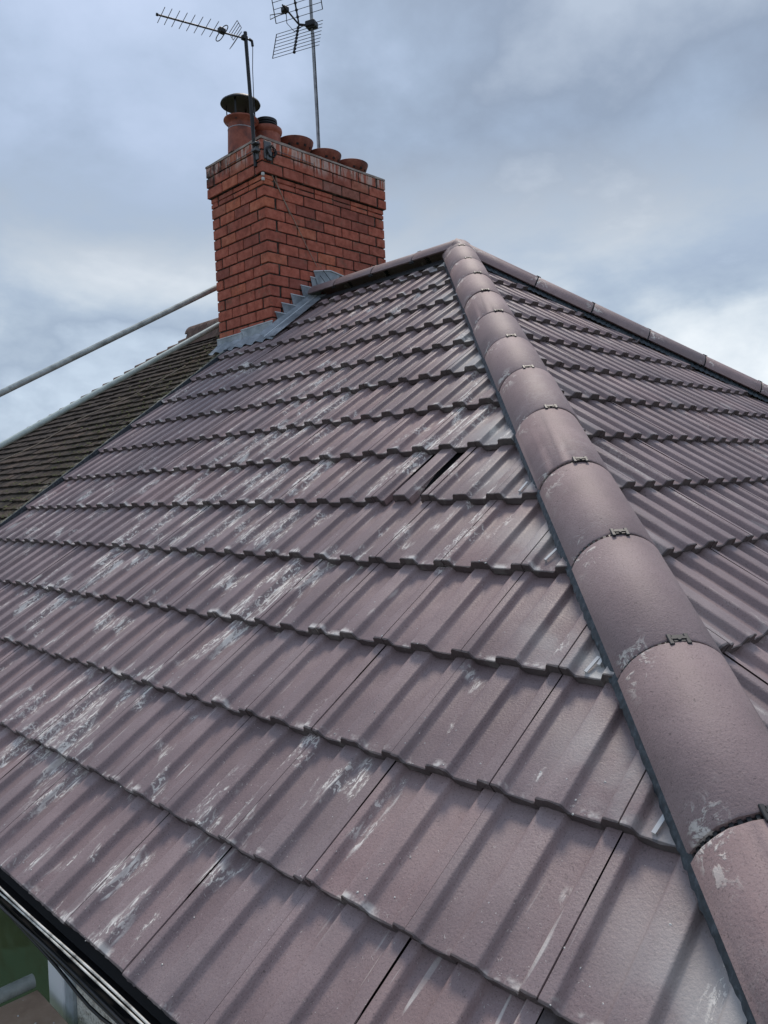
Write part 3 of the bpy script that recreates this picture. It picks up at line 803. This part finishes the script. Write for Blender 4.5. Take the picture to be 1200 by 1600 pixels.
p2 = pot(-0.175, [(.125, Z0), (.122, 1.45), (.120, 1.50), (.134, 1.515), (.139, 1.535), (.136, 1.552), (.11, 1.556), (.10, 1.53), (.0, 1.5)], M_POT, 'terracotta pot with a ribbed black insert')
b = MB(); b.lathe([(.098, 1.54), (.098, 1.575), (.088, 1.580), (.098, 1.586), (.098, 1.596), (.088, 1.601), (.098, 1.607), (.096, 1.632), (.080, 1.640), (0, 1.640)], (-2.025, -.175, 0), 26)
b.build('insert', M_ALUD, p2, True, 50)
for i, (yy, zt) in enumerate(((0.145, 1.532), (0.490, 1.510), (0.842, 1.508))):
    pp = pot(yy, [(.120, Z0), (.105, zt-.14), (.108, zt-.105), (.135, zt-.085), (.158, zt-.050), (.170, zt-.018), (.172, zt-.004), (.165, zt), (.14, zt-.004), (.10, zt-.02), (.085, zt-.08), (0, zt-.09)], (M_POTD if i < 2 else M_POTD), 'short terracotta pot with a wide flared rim and vent holes')
    b = MB()
    for k in range(12):
        a = 2*math.pi*k/12
        b.box((-.011, -.003, zt-.078), (.011, .004, zt-.052), Matrix.Translation((-2.025+.146*math.cos(a), yy+.146*math.sin(a), 0)) @ Matrix.Rotation(a-math.pi/2, 4, 'Z'))  # solid dark blocks stand in for the shaded openings
    b.build('vent_holes', M_VENTSHADE, pp)

# lead work
def poly_plate(name, pts, nrm, th, mat, parent):
    n = len(pts); nrm = Vector(nrm)
    v = [Vector(p) for p in pts] + [Vector(p)+nrm*th for p in pts]
    f = [tuple(range(n))[::-1], tuple(range(n, 2*n))] + [(i, (i+1) % n, n+(i+1) % n, n+i) for i in range(n)]
    me = mesh(name, v, f, mat); bm = bmesh.new(); bm.from_mesh(me); bmesh.ops.recalc_face_normals(bm, faces=bm.faces[:]); bm.to_mesh(me); bm.free()
    return link(name, me, parent)
fy = CY - 0.012 + TY*(-.35)
# front apron in two lengths, with turned-in top edge
for x0, x1, zt0, zt1, off in ((-1.606, -2.06, -.262, -.268, 0), (-2.045, -2.432, -.292, -.296, .004)):
    poly_plate('flashing', [(x0, fy-off, zt0), (x1, fy-off, zt1), (x1, fy-off, -.40), (x0, fy-off, -.40)], (0, -1, 0), .003, M_LEAD, chim)
    b = MB(); b.tube([(x0, fy-off-.002, zt0+.003), ((x0+x1)/2, fy-off-.002, (zt0+zt1)/2+.004), (x1, fy-off-.002, zt1+.003)], .006, 6)
    b.build('flashing_edge', M_LEADE, chim, True)
b = MB()   # apron dressed over the tiles
mwA = Matrix(((1, 0, 0, 0), (0, c_, -s_, 0), (0, s_, c_, 0), (0, 0, 0, 1)))
nn = 40
for i in range(nn+1):
    x = -1.47 - i*(0.93/nn); wv = RIB*(0.5+0.5*math.cos(2*math.pi*(x-.278-.0+.01)/.15))
    for yy, lf in ((-.50/c_, .03), (-.58/c_, .012), (-.62/c_-.006*R.random(), .006)):
        b.v.append(mwA @ Vector((x, yy, lf+wv*(1 if lf < .02 else .5))))
for i in range(nn):
    for k in range(2): a = i*3+k; b.f.append((a, a+1, a+4, a+3))
b.build('apron', M_LEAD, chim, True, 60)
# stepped side flashing
fx = CX + 0.012
steps = [(-.472, -.182), (-.405, -.098), (-.30, -.008), (-.19, .083), (-.075, .174)]
for i, (yl, zt_) in enumerate(steps):
    yr_ = yl + .150
    x_ = fx+.0035*(i % 2)
    rl = .735*yl + .02; rr2 = .735*yr_+.02
    poly_plate('flashing_step', [(x_, yl, zt_), (x_, yr_, zt_-.004), (x_, yr_+.02, min(rr2+.04, zt_-.01)), (x_, yl+.045+.02, .735*(yl+.06)+.01), (x_, yl+.035, rl+.06)], (1, 0, 0), .003, M_LEAD, chim)
    b = MB(); b.tube([(x_+.004, yl-.004, zt_+.002), (x_+.004, yr_+.002, zt_-.002)], .0055, 6); b.build('flashing_edge', M_LEADE, chim, True)
# saddle against the ridge
poly_plate('saddle', [(fx+.006, -.04, .225), (fx+.006, .15, .262), (fx+.006, .33, .235), (fx+.006, .26, .10), (fx+.006, .10, .08), (fx+.006, .02, .06)], (1, 0, 0), .004, M_LEAD, chim)
b = MB(); b.tube([(fx+.012, -.045, .228), (fx+.012, .15, .265), (fx+.012, .33, .238)], .006, 6); b.build('flashing_edge', M_LEADE, chim, True)
# cover strip on the tiles beside the stack
b = MB()
for i in range(24):
    yy = -.60/c_ + i*(.58/c_)/23
    for x, lf in ((fx+.002, .075), (fx+.035, .034), (fx+.10, .030), (fx+.165, .022+.003*R.random())):
        b.v.append(mwA @ Vector((x, yy, lf)))
for i in range(23):
    for k in range(3): a = i*4+k; b.f.append((a, a+1, a+5, a+4))
b.build('soaker', M_LEAD, chim, True, 60)
b = MB(); b.tube([mwA @ Vector((fx+.035, -.60/c_, .037)), mwA @ Vector((fx+.035, -.02/c_, .037))], .005, 6); b.build('flashing_edge', M_LEADE, chim, True)

# ------------------------------------------------------------------ aerials
def pt_on_face(y, z): return Vector((CX+.012, y+TY*z*0, z))
# small horizontal aerial on the dark mast
a1 = empty('tv_aerial', (-1.685, -.565, 1.0))
tag(a1, 'small aerial with short cross rods pointing left from a dark mast on the chimney corner', 'aerial')
mb, mt_ = Vector((-1.683, -.562, 1.02)), Vector((-1.757, -.562, 2.155))
b = MB(); b.tube([mb, mb.lerp(mt_, .5), mt_], .0155, 10); b.build('mast', M_ALUD, a1, True, 50)
BD = Vector((-.2557, -.9667, 0)); ED = Vector((-.9671, .2543, 0)); P0 = Vector((-1.755, -.562, 2.105))
b = MB(); b.tube([P0 - BD*.06 + Vector((0, 0, -.005)), P0 + BD*.735], .0075, 8); b.build('boom', M_ALU, a1, True, 50)
b = MB(); b.tube([P0 + BD*.725, P0+BD*.74], .012, 8); b.build('end_cap', M_ALUD, a1)
for L, hl in ((.70, .115), (.645, .118), (.585, .12), (.525, .12), (.463, .122), (.40, .124), (.337, .126), (.27, .12)):
    b = MB(); q = P0+BD*L
    b.tube([q-ED*hl+Vector((0, 0, .004)), q+ED*hl+Vector((0, 0, .004))], .0028, 6); b.build('rod', M_ALU, a1)
q = P0+BD*.205
b = MB(); b.bbox((-.022, -.03, -.012), (.022, .03, .030), .006, Matrix.Translation(q)); b.build('dipole_box', M_ALUD, a1)
b = MB(); pts = []
for i in range(25):
    a = 2*math.pi*i/24; pts.append(q + ED*(.125*math.copysign(abs(math.cos(a))**.5, math.cos(a))) + BD*(.022*math.sin(a)) + Vector((0, 0, -.012)))
b.tube(pts, .004, 6); b.build('dipole', M_ALU, a1, True)
# V shaped reflector: two little ladders
for sgn in (1, -1):
    b = MB()
    V0 = P0 + BD*.06
    dirv = (BD*.7 + Vector((0, 0, sgn))).normalized()
    for k in range(4):
        c = V0 + dirv*(.02+.020*k); b.tube([c-ED*.10, c+ED*.10], .0028, 6)
    for e in (-1, 1): b.tube([V0+dirv*.02+ED*.10*e, V0+dirv*.080+ED*.10*e], .0028, 6)
    b.build('reflector', M_ALU, a1)
b = MB(); b.bbox((-.02, -.025, -.018), (.02, .025, .018), .005, Matrix.Translation(P0+BD*.01)); b.tube([P0-BD*.03, P0-BD*.055+Vector((0,0,-.01)), P0-BD*.06+Vector((0, 0, -.05))], .012, 8)
b.build('clamp', M_ALUD, a1)
# looped downlead
b = MB(); b.tube([P0-BD*.055, P0-BD*.06+Vector((.0, 0, -.07)), mb.lerp(mt_, .72)+Vector((.035, .02, 0)), mb.lerp(mt_, .45)+Vector((.022, .015, 0)), mb.lerp(mt_, .15)+Vector((.02, -.02, 0)), mb+Vector((.03, -.03, .05))], .0032, 6)
b.build('downlead', M_ALUD, a1, True)
# bracket lashed round the corner
b = MB()
b.bbox((-.035, -.012, 1.07), (.035, .012, 1.22), .004, Matrix.Translation((-1.672, -.556, 0)))
b.bbox((-.012, -.035, 1.07), (.012, .035, 1.22), .004, Matrix.Translation((-1.600, -.50, 0)))
b.bbox((-.03, -.05, 1.125), (.03, .0, 1.15), .004, Matrix.Translation((-1.645, -.56, 0)))
b.bbox((-.03, -.05, 1.185), (.03, .0, 1.20), .004, Matrix.Translation((-1.645, -.56, 0)))
b.tube([(-1.592, -.50, 1.165), (-1.592, 0.0, 1.160)], .0025, 5); b.tube([(-1.66, -.562, 1.165), (-2.1, -.562, 1.160)], .0025, 5)
b.build('bracket', M_ALU, a1)
b = MB(); rg = random.Random(8); pts = []
for i in range(60):
    a = i*.55; pts.append(Vector((-1.578+.012*math.sin(i*.9), -.475+.045*math.cos(a)+rg.uniform(-.006, .006), 1.135+.045*math.sin(a)+rg.uniform(-.006, .006))))
b.tube(pts, .0035, 5); b.build('cable_coil', M_ALUD, a1, True)
b = MB(); b.bbox((-.015, -.03, -.05), (.015, .02, .03), .006, Matrix.Translation((-1.592, -.485, 1.11))); b.build('junction_box', M_ALU, a1)

# grid aerial on the pale mast
a2 = empty('tv_aerial', (-2.02, .43, 1.26))
tag(a2, 'grid aerial with two folded panels of rods high on a pale mast behind the pots', 'aerial')
b = MB(); b.tube([(-2.02, .435, 1.26), (-2.02, .425, 1.9), (-2.02, .405, 2.6), (-2.02, .392, 3.05)], [.017, .017, .0155, .0155], 10); b.build('mast', M_MASTL, a2, True, 50)
b = MB(); b.tube([(-2.005, .41, 2.62), (-1.998, .415, 2.2), (-1.997, .42, 1.8), (-2.0, .42, 1.27)], .0035, 6); b.build('downlead', M_ALUD, a2, True)
RD = Vector((-.92925, -.36944, 0)); BB = Vector((.36944, -.92925, 0)); Vt = Vector((-2.02, .40, 2.705)) + BB*.05 + RD*.03
def rodpanel(sgn, n, step_b, step_z, x0, x1, z00=.03):
    pan = MB(); 
    for k in range(n):
        c = Vt + BB*(.02+step_b*k) + Vector((0, 0, sgn*(z00+step_z*k)))
        e = MB(); e.tube([c+RD*x1, c-RD*x0], .0028, 6); e.build('rod', M_ALUD, a2)
    s = MB(); c0 = Vt + BB*.0 + Vector((0, 0, 0)); c1 = Vt + BB*(.03+step_b*(n-1)) + Vector((0, 0, sgn*(z00+.008+step_z*(n-1))))
    s.tube([c0+RD*.08, c1+RD*.08], .008, 8)
    for k in range(n):
        c = Vt + BB*(.02+step_b*k) + Vector((0, 0, sgn*(z00+step_z*k)))+RD*.08
        s.bbox((-.011, -.011, -.011), (.011, .011, .011), .003, Matrix.Translation(c))
    s.build('spine', M_ALUD, a2, True, 40)
    s = MB(); c0 = Vt + BB*.02 + Vector((0, 0, sgn*z00)); c1 = Vt + BB*(.02+step_b*(n-1)) + Vector((0, 0, sgn*(z00+step_z*(n-1))))
    s.tube([c0+RD*x1, c1+RD*x1], .0045, 6)
    if sgn > 0:
        s2 = MB(); s2.tube([c0-RD*x0, c1-RD*x0], .0045, 6); s2.build('side_bar', M_ALUD, a2, True)
    s.build('side_bar', M_ALUD, a2, True)
rodpanel(-1, 8, .013, .0385, .185, .315, .04)
rodpanel(1, 7, .018, .055, .185, .315, .06)
b = MB(); b.tube([Vt+RD*.08, Vt+BB*.30+RD*.08+Vector((0, 0, .02))], .008, 8); b.build('boom', M_ALUD, a2)
b = MB(); b.bbox((-.03, -.03, -.02), (.03, .03, .03), .008, Matrix.Translation(Vt+BB*.22+RD*.10+Vector((0, 0, .02)))); b.build('dipole_box', M_ALUD, a2)
b = MB(); c = Vt+BB*.22+RD*.10+Vector((0, 0, .0))
b.tube([c, c+RD*.16+Vector((0, 0, .02)), c+RD*.16+Vector((0, 0, -.02)), c, c-RD*.02], .004, 6); b.build('dipole', M_ALU, a2)
b = MB(); b.bbox((-.05, -.04, -.03), (.05, .05, .03), .008, Matrix.Translation((-2.01, .385, 2.69)) @ Matrix.Rotation(.4, 4, 'Z')); b.tube([(-2.02, .40, 2.69), Vt+RD*.08], .012, 8); b.build('clamp', M_ALUD, a2)
b = MB(); b.tube([Vt+BB*.20+RD*.1, Vt+BB*.16+RD*.12+Vector((0, 0, -.06)), Vt+BB*.06+RD*.10+Vector((0, 0, -.09)), Vt+RD*.02+Vector((0, 0, -.02))], .0035, 6); b.build('loop_cable', M_ALUD, a2, True)

# thin wires down the chimney face
def wire(pts, label, mat=M_CABLEB, r=.0028):
    b = MB(); b.tube([Vector((CX+.006, y+TY*z, z)) for y, z in pts], r, 5); return tag(b.build('wire', mat, None, True), label, 'wire')
wire([(-.50, 1.10), (-.44, 1.05), (-.42, .96), (-.33, .82), (-.24, .68), (-.15, .54), (-.07, .41), (.02, .28)], 'thin beige wire running diagonally down the right face of the chimney')
wire([(-.40, 1.10), (-.385, .98), (-.37, .90), (-.25, .67)], 'short loose wire end hanging beside the diagonal wire on the chimney')
b = MB(); b.tube([(fx+.02, .02, .20), (fx+.05, .07, .12), (fx+.10, .10, .06)], .003, 5); b.tube([(fx+.02, .06, .25), (fx+.06, .12, .15), (fx+.12, .16, .07)], .003, 5)
tag(b.build('wire', M_ALUD, None, True), 'pair of black wires crossing the lead saddle where ridge meets chimney', 'wire')
# two white insulator knobs at the corner below the cap
b = MB()
for z in (.945, .905):
    b = MB(); b.lathe([(0, z-.014), (.012, z-.012), (.015, z), (.012, z+.012), (0, z+.014)], (-1.612, -.545, 0), 10)
    b.build('insulator', pmat('porcelain', (.6, .58, .55), .3), chim, True)

# ------------------------------------------------------------------ neighbour's roof
nh = empty('house', (-5.5, 0, -8.0))
tag(nh, "neighbouring house whose old mossy brown clay-tiled hipped roof adjoins the chimney at left", 'house')
HXN = -3.62
pt_v, pt_f = [], []
PW, PG, PLn = .165, .103, .265
def plain_geo(rg):
    v = []; f = []; T = .015; tl = .017/PG
    n = 4
    for y, zz_ in ((0, 0), (PLn, 0)):
        for i in range(n+1):
            x = .002+(PW-.004)*i/n
            cam_ = .0022*(1-((i/n)*2-1)**2)
            v.append((x, y+(rg.uniform(-.0018, .0018) if y == 0 else 0), cam_ - y*tl*0.93+(rg.uniform(-.0008, .0008) if y == 0 else 0)))
    for y in (0.0015,):
        for i in range(n+1):
            x = .002+(PW-.004)*i/n; v.append((x, y, -T+rg.uniform(-.001, .001)))
    for i in range(n): f.append((i, i+1, n+1+i+1, n+1+i)); f.append((2*(n+1)+i, 2*(n+1)+i+1, i+1, i))
    f.append((2*(n+1), 0, n+1)); f.append((n, 2*(n+1)+n, 2*n+1))
    return v, f
pgeo = [plain_geo(random.Random(100+i)) for i in range(8)]; pmesh = [mesh('roof_tile', *q_, M_PLAIN) for q_ in pgeo]
pit = []; rp = random.Random(21)
for k in range(0, 46):
    S = .06 + k*PG
    xh = HXN - S*c_
    x = VERGE-.045 - (PW/2 if k % 2 else 0)
    if k % 2: 
        pass
    xx = VERGE - .045 - PW + (PW/2 if k % 2 else 0)
    while xx > xh-.1:
        lift = rp.uniform(-.002, .004)
        mw = Matrix(((1, 0, 0, xx), (0, c_, -s_, -c_*S), (0, s_, c_, -s_*S), (0, 0, 0, 1))) @ Matrix.Translation((rp.uniform(-.002, .002), rp.uniform(-.006, .006), -.01+lift)) @ Matrix.Rotation(rp.uniform(-.02, .02), 4, 'Z') @ Matrix.Rotation(rp.uniform(-.008, .012), 4, 'Y')
        pl = [((HXN, 0, 0), (-1, 1, 0)), ((VERGE-.045, 0, 0), (1, 0, 0)), ((0, -.01, 0), (0, 1, 0))]
        pit.append((in_view(mw @ Vector((.08, .05, 0)), 0.02), rp.randrange(8), mw, pl)); xx -= PW
pit.sort(key=lambda q_: -q_[0]); cnt2 = 0; pst = MB()
for sc, vi, mw, pl in pit:
    (cv, cf), hit_ = clip_geo(*pgeo[vi], mw, pl)
    if not cf: continue
    if sc > 0 and cnt2 < 300:
        cnt2 += 1; link('roof_tile', pmesh[vi] if not hit_ else mesh('roof_tile', cv, cf, M_PLAIN), nh, mw)
    else: pst.add(cv, cf, mw)
o = pst.build('roof_tile', M_PLAIN, nh); o['kind'] = 'stuff'
b = MB()
def dn(x, y, z): return (x, y, z-.05)
xe2 = HXN - E_*c_
b.add([dn(VERGE-.045, 0, 0), dn(HXN, 0, 0), dn(xe2, eA[0], eA[1]), dn(VERGE-.045, eA[0], eA[1])], [(0, 1, 2, 3)])
b.add([dn(HXN, 0, 0), dn(xe2, -eA[0], eA[1]), dn(xe2, eA[0], eA[1])], [(0, 1, 2)])
b.add([dn(VERGE-.045, 0, 0), dn(HXN, 0, 0), dn(xe2, -eA[0], eA[1]), dn(VERGE-.045, -eA[0], eA[1])], [(0, 3, 2, 1)])
b.build('roof_underlay', M_PLAIN, nh)
b = MB(); b.box((xe2+.25, -3.48, -8), (-2.09, -3.25, -2.95)); b.box((xe2+.25, 3.25, -8), (-2.09, 3.48, -2.95)); b.box((xe2+.25, -3.25, -8), (xe2+.5, 3.25, -2.95)); b.build('wall', M_DASH, nh)
# ridge tiles and bonnet tiles
M_CLAYR = pmat('old_ridge_clay', (0.15, 0.085, 0.065), 0.85, bump=(30, .6, .006), vary=(16, (0.07, 0.05, 0.04), (0.26, 0.19, 0.15)))
for i in range(3):
    v, f = half_round(random.Random(70+i), .40, .12, .016, 78, 12)
    X, Y, U = axis_frame(Vector((-1, 0, 0)))
    mw = fr_mat(X, Y, U, Vector((-2.44-.41*(i+1)+.02, 0, -.015)))
    link('ridge_tile', mesh('ridge_tile', v, f, M_CLAYR, True, 40), nh, mw)
b = MB(); v_ = []
for x in (-2.43, -3.60):
    v_ += [(x, -.16, -.125), (x, -.108, .035), (x, .108, .035), (x, .16, -.125)]
b.add(v_, [(0, 1, 2, 3), (7, 6, 5, 4), (0, 4, 5, 1), (1, 5, 6, 2), (2, 6, 7, 3), (3, 7, 4, 0)]); b.build('bedding', M_CLAYR, nh)
bd_ = Vector((-1, -1, -s_/c_)).normalized(); X, Y, U = axis_frame(bd_)
for k in range(44):
    t = .10 + k*PG*math.sqrt(2*c_*c_+s_*s_)
    v, f = half_round(random.Random(90+k % 5), .20, .075, .012, 70, 8)
    mw = fr_mat(X, Y, U, Vector((HXN, 0, 0))+bd_*(t+.1)-U*.035) @ Matrix.Rotation(-.16+rp.uniform(-.04, .04), 4, 'X') @ Matrix.Rotation(rp.uniform(-.05, .05), 4, 'Z')
    link('bonnet_tile', mesh('bonnet_tile', v, f, M_CLAYR, True, 40), nh, mw)
# bedding mortar with lichen along the boundary
b = MB(); rg = random.Random(31); nseg = 130
for i in range(nseg+1):
    S = .75 + i*3.8/nseg
    for j, (x, z) in enumerate(((-.045, .0), (-.055, .018), (-.085, .014), (-.125, .001))):
        b.v.append(mwA @ Vector((VERGE+x+rg.uniform(-.006, .006)*(j > 0)-(.03*rg.random() if j == 3 else 0), -S, z+rg.uniform(-.005, .005))))
for i in range(nseg):
    for k in range(3): a = i*4+k; b.f.append((a, a+1, a+5, a+4))
b.build('mortar_fillet', pmat('lichened_mortar', (0.20, 0.185, 0.135), .9, bump=(60, .8, .01), vary=(26, (0.055, 0.055, 0.035), (0.50, 0.48, 0.42))), nh)
b = MB(); pts = []
for (x, S) in ((-4.9, 2.15), (-4.35, 2.25), (-3.95, 2.1), (-3.75, 1.95), (-3.6, 1.62), (-3.35, 1.5), (-3.0, 1.38), (-2.8, 1.15), (-2.62, .9)):
    pts.append(mwA @ Vector((x, -S, .022)))
pp_ = [pts[0]]
for a, c in zip(pts, pts[1:]):
    for j in range(1, 6): pp_.append(a.lerp(c, j/5))
for _ in range(3): pp_ = [pp_[0]] + [(pp_[i-1]+pp_[i]*2+pp_[i+1])/4 for i in range(1, len(pp_)-1)] + [pp_[-1]]
b.tube(pp_, .0045, 6); tag(b.build('cable', M_CABLEB, None, True), "thin loose cable trailing over the neighbour's mossy roof", 'cable')
# moss clumps
b = MB(); rg = random.Random(77)
for i in range(420):
    S = rg.uniform(.3, 3.6); x = VERGE-.06-abs(rg.gauss(0, .55)); k = round((S-.06)/PG)
    S = .06+k*PG + rg.uniform(-.02, .03); r = rg.uniform(.005, .014)
    c = mwA @ Vector((x, -S, .008)); vv = [(0, 0, r*.7)]; n = 6
    for j in range(n): a = 2*math.pi*j/n; rr = r*rg.uniform(.8, 1.5); vv.append((rr*math.cos(a), rr*math.sin(a), -.003))
    b.add([c+Vector(q_) for q_ in vv], [(0, 1+j, 1+(j+1) % n) for j in range(n)])
o = b.build('moss', pmat('moss', (0.060, 0.068, 0.022), .95, bump=(90, .8, .004), vary=(30, (0.03, 0.035, 0.012), (0.13, 0.12, 0.06))), nh, True, 80); o['kind'] = 'stuff'

# ------------------------------------------------------------------ scaffold tubes and boards
def tube_thing(p, q_, mat, label, grp=None, r=.0242):
    b = MB(); b.tube([p, q_], r, 14)
    # hollow ends
    return tag(b.build('scaffold_tube', mat, None, True, 50), label, 'scaffold tube', grp)
def ext(p, q_, a, c): p, q_ = Vector(p), Vector(q_); d = (q_-p).normalized(); return p-d*a, q_+d*c
p, q_ = ext((-2.6, -2.361, -.868), (-2.6, -.399, .232), 1.6, .75); tube_thing(p, q_, M_GALV, 'upper grey scaffold tube rising against the sky to the left of the chimney')
p, q_ = ext((-2.95, -2.26, -1.244), (-2.95, -.150, -.016), 1.4, .5); tube_thing(p, q_, M_GALVP, "lower pale scaffold tube lying in front of the neighbour's roof edge")
tube_thing((.868, -3.545, -3.385), (.868, -5.15, -3.40), M_GALV, 'short end of grey scaffold tube beside the board under the gutter')
tube_thing((.868, -5.10, -8), (.868, -5.10, -1.9), M_GALV, 'upright scaffold standard outside the frame')
def board(y0, y1, x0, label, z=-3.40):
    b = MB(); b.bbox((x0, y0, z-.038), (4.8, y1, z), .003)
    return tag(b.build('scaffold_board', M_BOARD, None), label, 'scaffold board', 'scaffold boards under the eaves')
bl = ['brown scaffold board nearest the pebble-dashed wall, dusted with white crumbs', 'second brown scaffold board out from the pebble-dashed wall', 'third brown scaffold board out from the pebble-dashed wall', 'fourth brown scaffold board out from the pebble-dashed wall', 'outermost brown scaffold board']
for i in range(5):
    board(-3.775-.232*i, -3.545-.232*i, .905+(.0 if i == 0 else R.uniform(-.01, .01)), bl[i])
b = MB(); rg = random.Random(5)
for i in range(42):
    x, y = rg.uniform(.93, 1.6), rg.uniform(-3.9, -3.56); r = rg.uniform(.001, .0042)
    v = [(r*math.cos(a)*rg.uniform(.6, 1.6), r*math.sin(a)*rg.uniform(.6, 1.6), 0) for a in (0, 1.3, 2.5, 3.8, 5)]
    b.add([(x+p_[0], y+p_[1], -3.399) for p_ in v] + [(x, y, -3.399+r)], [(0, 1, 5), (1, 2, 5), (2, 3, 5), (3, 4, 5), (4, 0, 5)])
tag(b.build('mortar_crumbs', M_CHIP, None), 'white mortar crumbs scattered on the scaffold board by the wall', 'debris', kind='stuff')
# lumps of lime and grit on the near tiles
b = MB(); rg = random.Random(15)
for i in range(900):
    k = rg.randint(9, 14); S = S0+k*G - abs(rg.gauss(0, .10)); x = rg.uniform(-.4, 3.2)
    if x > S*c_*.985-.15: continue
    u = (x-.278) % .3; h = 0
    for (x0, h0), (x1, h1) in zip(prof, prof[1:]):
        if x0 <= u <= x1: h = h0+(h1-h0)*(u-x0)/(x1-x0)
    fr_ = (S0+k*G-S); zl = h*RIB - fr_*.031/G
    r = rg.uniform(.0006, .0024)*(1.5 if fr_ < .012 else 1)
    c = mwA @ Vector((x, -S, zl+.0005)); n = 5
    v = [Vector((r*math.cos(a)*rg.uniform(.6, 1.7), r*math.sin(a)*rg.uniform(.6, 1.7)*c_, r*math.sin(a)*s_)) for a in (0, 1.3, 2.5, 3.8, 5)]
    b.add([c+p_ for p_ in v] + [c+nA*r*.8], [(0, 1, 5), (1, 2, 5), (2, 3, 5), (3, 4, 5), (4, 0, 5)])
tag(b.build('lime_crumbs', M_CHIP, None), 'white lime crumbs and grit scattered over the lower mauve tiles', 'debris', kind='stuff')
print('tiles', cnt, cnt2)
